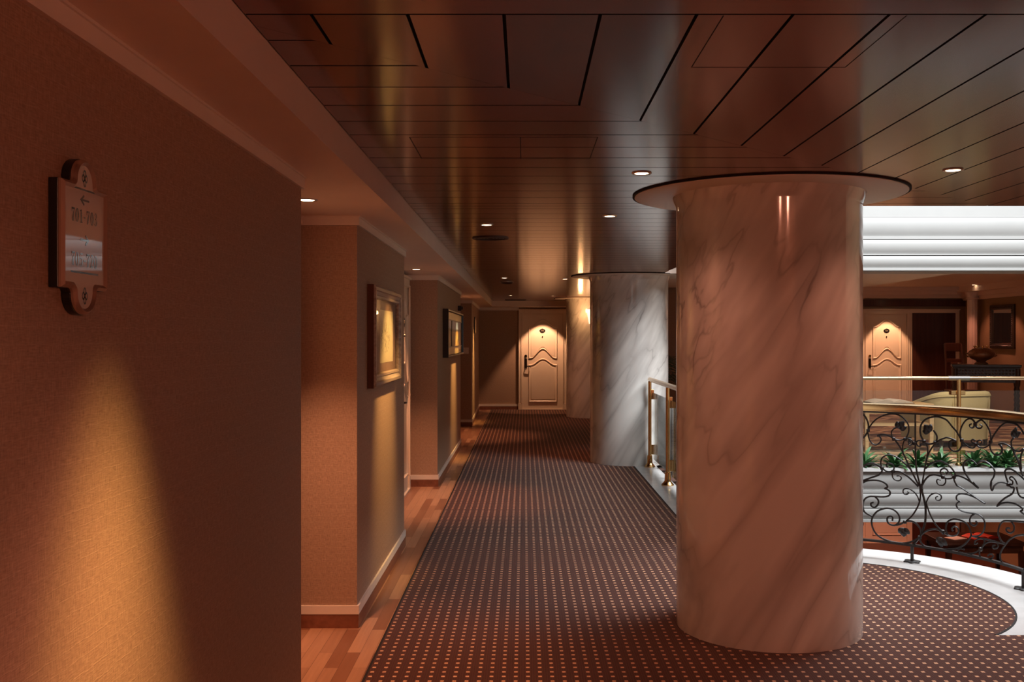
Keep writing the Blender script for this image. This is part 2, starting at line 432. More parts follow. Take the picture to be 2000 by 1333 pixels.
def tag(o, label, cat, group=None, kind=None):
    o['label'] = label; o['category'] = cat
    if group: o['group'] = group
    if kind: o['kind'] = kind
    return o
def empty(name, loc, rz=0.0):
    o = bpy.data.objects.new(name, None); COL.objects.link(o)
    o.empty_display_size = 0.1; o.location = loc; o.rotation_euler = (0, 0, rz)
    return o
def thing(name, label, cat, loc, rz=0.0, group=None): return tag(empty(name, loc, rz), label, cat, group)
def struct(o, label=None):
    o['kind'] = 'structure'
    if label: o['label'] = label
    return o
def copy_tree(o, parent=None):
    c = o.copy(); COL.objects.link(c)
    if parent: c.parent = parent
    for ch in [x for x in COL.objects if x.parent == o]: copy_tree(ch, c)
    return c
def chaikin(pts, it=2, closed=False):
    pts = [Vector(p) for p in pts]
    for _ in range(it):
        out = []
        n = len(pts)
        rng = range(n if closed else n - 1)
        if not closed: out.append(pts[0])
        for i in rng:
            a, b_ = pts[i], pts[(i + 1) % n]
            out += [a * 0.75 + b_ * 0.25, a * 0.25 + b_ * 0.75]
        if not closed: out.append(pts[-1])
        pts = out
    return pts
def catmull(pts, k=4):
    pts = [Vector(p) for p in pts]; out = []
    n = len(pts)
    for i in range(n - 1):
        p0, p1, p2, p3 = pts[max(i - 1, 0)], pts[i], pts[i + 1], pts[min(i + 2, n - 1)]
        for j in range(k):
            t = j / k
            out.append(0.5 * ((2 * p1) + (p2 - p0) * t + (2 * p0 - 5 * p1 + 4 * p2 - p3) * t * t + (3 * p1 - p0 - 3 * p2 + p3) * t ** 3))
    out.append(pts[-1]); return out
def text_mesh(body, size, name, m_, parent, loc, rot, depth=0.0006, bold=0.0):
    cu = bpy.data.curves.new(name, 'FONT'); cu.body = body; cu.size = size; cu.extrude = depth; cu.offset = bold
    cu.align_x = 'CENTER'; cu.align_y = 'CENTER'; cu.resolution_u = 3
    tmp = bpy.data.objects.new(name, cu); COL.objects.link(tmp)
    dg = bpy.context.evaluated_depsgraph_get()
    me = bpy.data.meshes.new_from_object(tmp.evaluated_get(dg))
    bpy.data.objects.remove(tmp); bpy.data.curves.remove(cu)
    me.name = name; me.materials.clear(); me.materials.append(m_)
    o = bpy.data.objects.new(name, me); COL.objects.link(o)
    o.location = loc; o.rotation_euler = rot
    if parent: o.parent = parent
    return o
def clip_poly(poly, planes):
    for a, b_, d in planes:                       # keep a*x + b*y <= d
        out = []
        for i in range(len(poly)):
            p, q = poly[i - 1], poly[i]
            fp, fq = a * p[0] + b_ * p[1] - d, a * q[0] + b_ * q[1] - d
            if (fp < 0) != (fq < 0):
                t = fp / (fp - fq); out.append((p[0] + (q[0] - p[0]) * t, p[1] + (q[1] - p[1]) * t))
            if fq <= 0: out.append(q)
        poly = out
        if len(poly) < 3: return []
    return poly

# ================================================================== SETTING
CEIL = 2.35; SOFF = 2.228; SX = -0.677; YE = 21.7
BX, BY = 1.86, 6.02                                # centre of the rounded balcony
def arc(r, a0, a1, n=48): return [(BX + r * math.cos(R(a0 + (a1 - a0) * i / n)), BY + r * math.sin(R(a0 + (a1 - a0) * i / n))) for i in range(n + 1)]

# floors
mb = MB(); mb.box(-1.45, -3.2, -0.05, SX - 0.02, YE, 0.0)
struct(mb.build('floor_parquet', M['parquet']))
a_in = math.degrees(math.acos((1.335 - BX) / 1.0))
carp = [(-0.742, -3.2), (-0.718, YE - 0.02), (1.335, YE - 0.02)] + arc(1.0, a_in, -52) + [(3.4, BY - 0.79), (3.4, -3.2)]
carp = list(reversed(carp))
mb = MB(); mb.prism(carp, -0.02, 0.006)
fc = struct(mb.build('floor_carpet', M['carpet']))
mb = MB()
edge = [(1.335, YE - 0.02)] + arc(1.0, a_in, -52)
mb.tube([(x, y, 0.004) for x, y in edge], 0.006, 6)
mb.tube([(-0.742, -3.2, 0.004), (-0.718, YE - 0.02, 0.004)], 0.006, 6)
mb.build('edge_binding', M['binding'], fc)
a_out = math.degrees(math.acos((1.61 - BX) / 1.52)); a_o2 = math.degrees(math.acos((1.335 - BX) / 1.0))
marb = [(1.335, 13.2), (1.61, 13.2)] + arc(1.52, a_out, -52) + [(3.4, BY - 1.2), (3.4, BY - 0.79)] + arc(1.0, -52, a_o2)
mb = MB(); rings = []
outer = [(1.61, 13.2), (1.61, 10.0), (1.61, 7.52)] + arc(1.52, a_out, -52, 60) + [(3.4, BY - 1.2)]
inner = [(1.335, 13.2), (1.335, 10.0), (1.335, 6.9)] + arc(1.0, a_o2, -52, 60) + [(3.4, BY - 0.79)]
mb.loft([[(a[0], a[1], -0.06), (b_[0], b_[1], -0.06), (b_[0], b_[1], 0.003), (a[0], a[1], 0.003)] for a, b_ in zip(outer, inner)])
struct(mb.build('floor_marble', M['marblefloor']))
slab = [(-1.45, -3.2), (3.4, -3.2), (3.4, BY - 1.2)] + arc(1.5, -52, a_out) + [(1.59, 13.2), (1.59, YE), (-1.45, YE)]
mb = MB(); mb.prism(slab, -0.6, -0.062)
struct(mb.build('floor_slab', M['plaster']))

# plank ceiling: planks cross the corridor, then turn a mitred corner and run along it
cl = MB()
def plank(planes, mi, gap=0.0045):
    big = [(-9, -9), (9, -9), (9, 30), (-9, 30)]
    pl = []
    for a, b_, d in planes:
        k = math.hypot(a, b_); pl.append((a, b_, d - (gap if a * b_ == 0 else 0.0004) * k))
    poly = clip_poly(big, pl)
    if len(poly) >= 3:
        cl.cur = mi
        n = len(poly); vs = [(x, y, CEIL) for x, y in poly] + [(x, y, CEIL + 0.012) for x, y in poly]
        cl.add(vs, [tuple(reversed(range(n)))]); cl.cur = 2
        o_ = len(cl.v) - 2 * n; fs = [(q + o_, (q + 1) % n + o_, n + (q + 1) % n + o_, n + q + o_) for q in range(n)]
        cl.f += fs; cl.mi += [2] * n  # plank sides painted black so the grooves read as shade
OPENY, OPENX = 5.9, 1.69
Y0, DY = 2.61, 0.2435
k = 0
while Y0 + k * DY < 21.05:
    ya, yb = Y0 + k * DY, min(21.05, Y0 + (k + 1) * DY)
    g = 0.0045
    if ya < OPENY:
        plank([(0, -1, -ya), (0, 1, min(yb, OPENY)), (-1, 0, -SX), (1, -1, -3.16)], 0, g)
    if yb > OPENY:
        plank([(0, -1, -max(ya, OPENY)), (0, 1, yb), (-1, 0, -SX), (1, 0, OPENX)], 0, 0.012 if k == 36 else g)
    k += 1
plank([(0, -1, -2.40), (0, 1, Y0), (-1, 0, -SX), (1, -1, -3.16)], 0)
j = -1; XB, DX = -0.514, 0.2325
while XB + j * DX < 3.4:
    xa, xb = XB + j * DX, min(3.4, XB + (j + 1) * DX)
    plank([(-1, 0, -max(xa, SX)), (1, 0, xb), (0, -1, -2.40), (0, 1, OPENY), (-1, 1, 3.16)], 1)
    j += 1
for q in range(12):
    yb = 2.40 - q * 0.45
    plank([(0, 1, yb), (0, -1, -(yb - 0.45)), (-1, 0, -SX), (1, 0, 3.4)], 0)
cl.cur = 2
def groove(x0, y0, x1, y1, wd=0.0035):  # flat black strip standing in for the shade of a panel gap
    v = Vector((x1 - x0, y1 - y0)); n = Vector((-v.y, v.x)).normalized() * wd / 2
    cl.prism([(x0 - n.x, y0 - n.y), (x1 - n.x, y1 - n.y), (x1 + n.x, y1 + n.y), (x0 + n.x, y0 + n.y)], CEIL - 0.0004, CEIL + 0.0004)
groove(-0.446, 3.87, 0.285, 3.87); groove(-0.446, 4.335, 0.285, 4.335); groove(-0.446, 3.87, -0.446, 4.335)
groove(-0.015, 3.87, -0.015, 4.335); groove(0.285, 3.87, 0.285, 4.335)
groove(0.482, 2.87, 0.925, 2.87, 0.003); groove(0.482, 2.41, 0.482, 2.87, 0.003); groove(0.925, 2.41, 0.925, 2.87, 0.003)
cl.cur = 2
cl.box(SX - 0.05, -3.2, CEIL + 0.010, 3.4, OPENY, CEIL + 0.06)
cl.box(SX - 0.05, OPENY, CEIL + 0.010, OPENX, 21.7, CEIL + 0.06)
struct(cl.build('ceiling_planks', [M['ceilwood'], M['ceilwood_y'], M['gap']]))
mb = MB()
mb.box(-1.45, -3.2, CEIL + 0.06, 3.4, OPENY - 0.005, 3.0); mb.box(-1.45, OPENY - 0.005, CEIL + 0.06, OPENX - 0.005, 21.9, 3.0)
struct(mb.build('ceiling_slab', M['plaster']))
# plaster soffit dropped along the left wall and turning along the end wall
mb = MB()
mb.prism([(-1.45, -3.2), (SX, -3.2), (SX, 21.05), (1.6, 21.05), (1.6, YE), (-1.45, YE)], SOFF, CEIL + 0.06)
struct(mb.build('ceiling_soffit', M['soffit']))

# left wall with its projecting bays
def bay(x, y0, y1, x_far=None):
    x_far = x if x_far is None else x_far
    mb = MB(); mb.prism([(-1.45, y0), (x, y0), (x_far, y1), (-1.45, y1)], 0, SOFF)
    struct(mb.build('wall_left', M['wallpaper']))
    mb = MB(); e = 0.012
    mb.cur = 0; mb.prism([(-1.24, y0 - e), (x + e, y0 - e), (x_far + e, y1 + e), (-1.24, y1 + e)], 0.0756, 0.122)
    mb.cur = 1; mb.prism([(-1.24, y0 - e + .002), (x + e - .002, y0 - e + .002), (x_far + e - .002, y1 + e - .002), (-1.24, y1 + e - .002)], 0.0, 0.0756)
    struct(mb.build('baseboard_left', [M['trim'], M['skirt']]))
    mb = MB()
    for z0, z1, e in ((2.178, 2.2205, 0.013), (2.2205, SOFF, 0.019)):
        mb.prism([(-1.24, y0 - e), (x + e, y0 - e), (x_far + e, y1 + e), (-1.24, y1 + e)], z0, z1)
    struct(mb.build('trim_left', M['trim']))
bay(-0.91, -3.2, 4.06)
bay(-0.905, 5.385, 7.5)
bay(-0.915, 10.49, 14.3)
bay(-0.93, 17.6, YE, -0.985)
mb = MB(); mb.box(-1.6, -3.2, -0.05, -1.25, YE + .2, SOFF + .2)
struct(mb.build('wall_left_recess', M['wallpaper']))
# end wall, back wall, right wall
mb = MB(); mb.box(-1.6, YE, -3.0, 9.8, YE + 0.2, 3.0)
struct(mb.build('wall_end', M['wallpaper']))
mb = MB()
mb.cur = 0; mb.box(-0.99, YE - 0.02, 0.0756, -0.119, YE, 0.122); mb.cur = 1; mb.box(-0.99, YE - 0.018, 0, -0.119, YE, 0.0756)
struct(mb.build('baseboard_end', [M['trim'], M['skirt']]))
mb = MB()
for z0, z1, e in ((2.165, 2.180, 0.02), (2.180, 2.205, 0.035), (2.205, SOFF, 0.06)): mb.box(-0.99, YE - e, z0, -0.119, YE, z1)
struct(mb.build('trim_end', M['trim']))
mb = MB(); mb.box(-1.6, -3.4, -0.6, 3.6, -3.2, 3.0)
struct(mb.build('wall_back', M['wallpaper']))
mb = MB(); mb.box(3.4, -3.4, -0.6, 3.6, BY - 0.9, 3.0)
struct(mb.build('wall_right', M['wallpaper']))
mb = MB(); mb.box(3.6, BY - 1.4, -3.0, 9.8, BY - 1.2, 3.0)
struct(mb.build('wall_near_atrium', M['plaster']))

# moulded white parapet bands across the atrium
def fascia(name, ztop, sc, zflat):
    pr = [(0.30, zflat)] if zflat > ztop else []
    pr = [(0.0, zflat), (0.0, ztop - 0.006), (0.006, ztop - 0.008), (0.006, ztop - 0.016), (0.0, ztop - 0.02)]
    def band(z1, z0, b_):
        out = []
        for i in range(13):
            t = i / 12
            out.append((b_ * (math.sin(math.pi * min(1, t * 0.86 + 0.07)) ** 0.7) - 0.02 * t, z1 + (z0 - z1) * t))
        return out
    zz = ztop - 0.022
    for f1, f0, b_ in ((-.235, -.270, .050), (-.440, -.458, .045), (-.600, -.635, .045)):
        pr += band(zz, ztop + f1 * sc, b_ * 0.62)
        pr += [(0.014, ztop + f1 * sc - 0.002), (0.014, ztop + f0 * sc), (-0.03, ztop + f0 * sc - 0.002), (-0.03, ztop + f0 * sc - 0.010)]
        zz = ztop + f0 * sc - 0.010
    pr = [(a, b_) for a, b_ in pr] + [(-0.45, zz), (-0.45, zflat)]
    mb = MB()
    n = len(pr)
    x0, x1 = OPENX + 0.26, 9.8
    vs = [(x0, 11.55 - a, z) for a, z in pr] + [(x1, 11.55 - a, z) for a, z in pr]
    mb.add(vs, [(i, (i + 1) % n, n + (i + 1) % n, n + i) for i in range(n)] + [tuple(range(n)), tuple(range(n, 2 * n))])
    return struct(mb.build(name, M['plaster'], smooth=35))
fascia('trim_upper', 2.985, 1.0, 4.3)
fl = fascia('trim_lower', 0.022, 0.93, 0.022)
# side parapet on the left edge of the void and the far side floor
mb = MB(); mb.box(1.95, 11.98, -0.55, 9.8, YE, -0.001)
struct(mb.build('floor_lounge', M['wavecarpet']))
mb = MB()
mb.box(1.95, 11.50, 0.022, 9.8, 11.62, 0.055)           # front lip
mb.box(1.95, 11.98, -0.02, 9.8, 12.06, 0.055)
for x0, x1 in ((1.95, 2.15), (4.98, 5.24), (5.76, 6.6), (8.2, 9.8)): mb.box(x0, 11.62, -0.1, x1, 11.98, 0.055)
struct(mb.build('floor_planter_curb', M['marblefloor']))
mb = MB(); mb.box(2.15, 11.62, -0.18, 9.8, 11.98, -0.03)
o = mb.build('floor_planter_soil', M['soil']); struct(o)
mb = MB(); mb.box(1.59, 8.2, -0.6, 1.95, 13.2, -0.15)
mb.box(1.90, 8.2, -0.15, 1.95, 13.2, 0.02)
struct(mb.build('floor_side_planter', M['plaster']))
mb = MB(); mb.box(1.61, 8.2, -0.15, 1.90, 13.2, -0.04)
struct(mb.build('floor_side_planter_soil', M['soil']))
mb = MB(); mb.box(1.45, 13.2, -0.55, 1.95, YE, -0.001)
struct(mb.build('floor_lounge', M['wavecarpet']))

# lounge across the atrium: ceilings, right wall, crown
mb = MB(); mb.box(OPENX, 12.0, 2.345, 5.2, 15.25, 2.98); mb.box(OPENX, 15.25, 2.66, 9.8, YE, 2.98); mb.box(5.2, 12.0, 2.66, 9.8, 15.25, 2.98)
struct(mb.build('ceiling_lounge', M['loungepaint']))
mb = MB(); mb.box(9.6, 4.6, -3.0, 9.9, YE, 2.98)
struct(mb.build('wall_lounge', M['olivewall']))
mb = MB()
for z0, z1, e in ((2.58, 2.66, 0.42), (2.50, 2.58, 0.30), (2.425, 2.50, 0.10)): mb.box(5.2, YE - e, z0, 9.6, YE, z1)
for z0, z1, e in ((2.535, 2.66, 0.30), (2.45, 2.535, 0.12), (2.378, 2.45, 0.06)): mb.box(9.6 - e, 12.0, z0, 9.6, YE, z1)
struct(mb.build('trim_lounge', M['loungepaint']))
mb = MB(); mb.box(7.2, YE - 0.05, 2.25, 9.6, YE, 2.40)
struct(mb.build('trim_header', M['darkpanel']))
# the floor below
mb = MB(); mb.box(-1.5, -3.2, -3.0, 9.8, YE, -2.9)
struct(mb.build('floor_below', M['darkpanel']))
mb = MB(); mb.box(1.95, 12.0, -0.62, 9.8, YE, -0.56)
struct(mb.build('ceiling_below', M['loungepaint']))

# ------------------------------------------------------------------ doors
def ogee(xa, xb, zs, zp, sh=0.03, n=14):
    pts = [(xa, zs)]
    x0, x1 = xa + sh, xb - sh; xm = (xa + xb) / 2
    for i in range(2 * n + 1):
        x = x0 + (x1 - x0) * i / (2 * n)
        t = 1 - abs(x - xm) / (xm - x0)
        pts.append((x, zs + (zp - zs) * (0.5 - 0.5 * math.cos(math.pi * t))))
    pts.append((xb, zs)); return pts
def make_door(name, number, loc, rz, wide=False, plate_finish='dark'):
    d = empty(name, loc, rz); d['kind'] = 'structure'
    W_, H_ = 0.886, 2.087
    fn = lambda x, z, o: (x - W_ / 2, -0.05 - o, z)
    mb = MB(); cw = 0.075
    prof = ((0, 0.03), (cw * .35, 0.055), (cw * .75, 0.06), (cw, 0.045))
    xl, xr, zt = -W_ / 2 - cw, W_ / 2 + cw, H_ + 0.105
    def cas(x0, x1, z0, z1, y=0.06): mb.box(x0, -y, z0, x1, 0, z1)
    xr2 = W_ / 2 + 1.07 if wide else W_ / 2
    cas(-W_ / 2 - cw, -W_ / 2, 0.14, H_ + 0.02); cas(-W_ / 2 - cw, xr2 + cw, H_ + 0.02, zt); cas(-W_ / 2 - 0.02, -W_ / 2, 0.14, H_, .075)
    cas(W_ / 2, W_ / 2 + cw, 0.14, H_ + 0.02); cas(W_ / 2, W_ / 2 + 0.02, 0.14, H_, .075)
    cas(-W_ / 2 - 0.02, W_ / 2 + 0.02, H_ + .0, H_ + 0.02, .075); cas(-W_ / 2 - cw - .012, xr2 + cw + .012, zt - 0.025, zt, .08)
    cas(-W_ / 2 - cw - .008, -W_ / 2, 0, 0.14, .07); cas(W_ / 2, W_ / 2 + cw + .008, 0, 0.14, .07)
    if wide:
        cas(xr2, xr2 + cw, 0.0, H_ + 0.02); cas(W_ / 2 + cw, W_ / 2 + cw + 0.05, 0, H_ + .02, .045)
    mb.box(-W_ / 2, -0.075, 0, W_ / 2, 0, 0.022)
    mb.build('casing', M['doorpaint'], d, bevel=0.004)
    mb = MB(); mb.box(-W_ / 2 + .003, -0.05, 0.022, W_ / 2 - .003, 0, H_)
    mb.build('leaf', M['doorpaint'], d)
    prof = [(-0.002, 0.0), (0.004, 0.016), (0.014, 0.021), (0.024, 0.013), (0.034, 0.002), (0.044, 0.002), (0.064, 0.009)]
    def panel(pname, lo_z, hi_z):
        mb = MB(); rings = []
        for a, o in prof:
            sh = 0.03
            lo = ogee(0.141 + a, 0.765 - a, lo_z[0] + a, lo_z[1] + a, sh) if lo_z[1] else [(0.141 + a + (0.624 - 2 * a) * q / 30, lo_z[0] + a) for q in range(31)]
            hi = ogee(0.141 + a, 0.765 - a, hi_z[0] - a, hi_z[1] - a, sh)
            rings.append(([fn(x, z, o) for x, z in lo], [fn(x, z, o) for x, z in hi]))
        mb.loft([lo + list(reversed(hi)) for lo, hi in rings], True, False)
        lo, hi = rings[-1]; n = len(lo)
        mb.add(lo + hi, [(q, q + 1, n + q + 1, n + q) for q in range(n - 1)])
        return mb.build(pname, M['doorpaint'], d, smooth=30)
    panel('upper_panel', (1.112, 1.312), (1.815, 1.975))
    panel('lower_panel', (0.170, None), (0.985, 1.118))
    # number plate: pointed oval
    pl = []
    for i in range(32):
        a = 2 * math.pi * i / 32
        r = 0.052 + 0.012 * abs(math.cos(a)) ** 6 + 0.002 * abs(math.sin(a)) ** 8
        pl.append((r * math.cos(a), 0.86 * r * math.sin(a)))
    mb = MB(); mb.prism(pl, 0.066, 0.074, lambda x, z, o: (x, -o + 0.006, z + 1.722))
    p = mb.build('number_plate', M['black'], d)
    text_mesh(number, 0.045, 'numerals', M['number'], p, (0, -0.0686, 1.722), (R(90), 0, 0), 0.0005, 0.0006)
    mb = MB(); mb.lathe([(0.012, -0.076), (0.014, -0.066)], 16, (0, 0, 1.592), 'y'); mb.build('peephole', M['bronze'], d)
    mb = MB(); mb.lathe([(0.0, -0.07), (0.024, -0.07), (0.03, -0.062), (0.03, -0.049)], 20, (-W_ / 2 + .082, 0, 1.172), 'y')
    mb.build('deadbolt', M['brass'] if plate_finish == 'brass' else M['bronze'], d, smooth=40)
    mb = MB(); mb.box(-W_ / 2 + .054, -0.066, 0.915, -W_ / 2 + .110, -0.049, 1.118)
    lp = mb.build('lock_plate', M['bronze'], d, bevel=0.006)
    mb = MB(); mb.tube([(-W_ / 2 + .082, -0.06, 0.95), (-W_ / 2 + .082, -0.105, 0.95), (-W_ / 2 + .10, -0.115, 0.95), (-W_ / 2 + .185, -0.115, 0.945)], 0.010, 10)
    mb.build('lever', M['bronze'], lp, smooth=50)
    if wide:
        mb = MB(); mb.box(W_ / 2 + cw + .05, -0.03, 0.0, xr2, 0, H_ + .02)
        mb.build('side_panel', M['darkpanel'], d)
    return d
DX0 = -0.049 + 0.443
make_door('door_1', '712', (DX0, YE, 0), 0)
LX = 7.43 + 0.443
make_door('door_2', '724', (LX, YE, 0), 0, True, 'brass')
make_door('door_3', '624', (LX, YE, -2.9), 0, True)
for i, (y, nb) in enumerate(((4.722, '706'), (9.82, '708'), (15.9, '710'))):
    make_door('door_%d' % (4 + i), nb, (-1.25, y, 0), R(90))
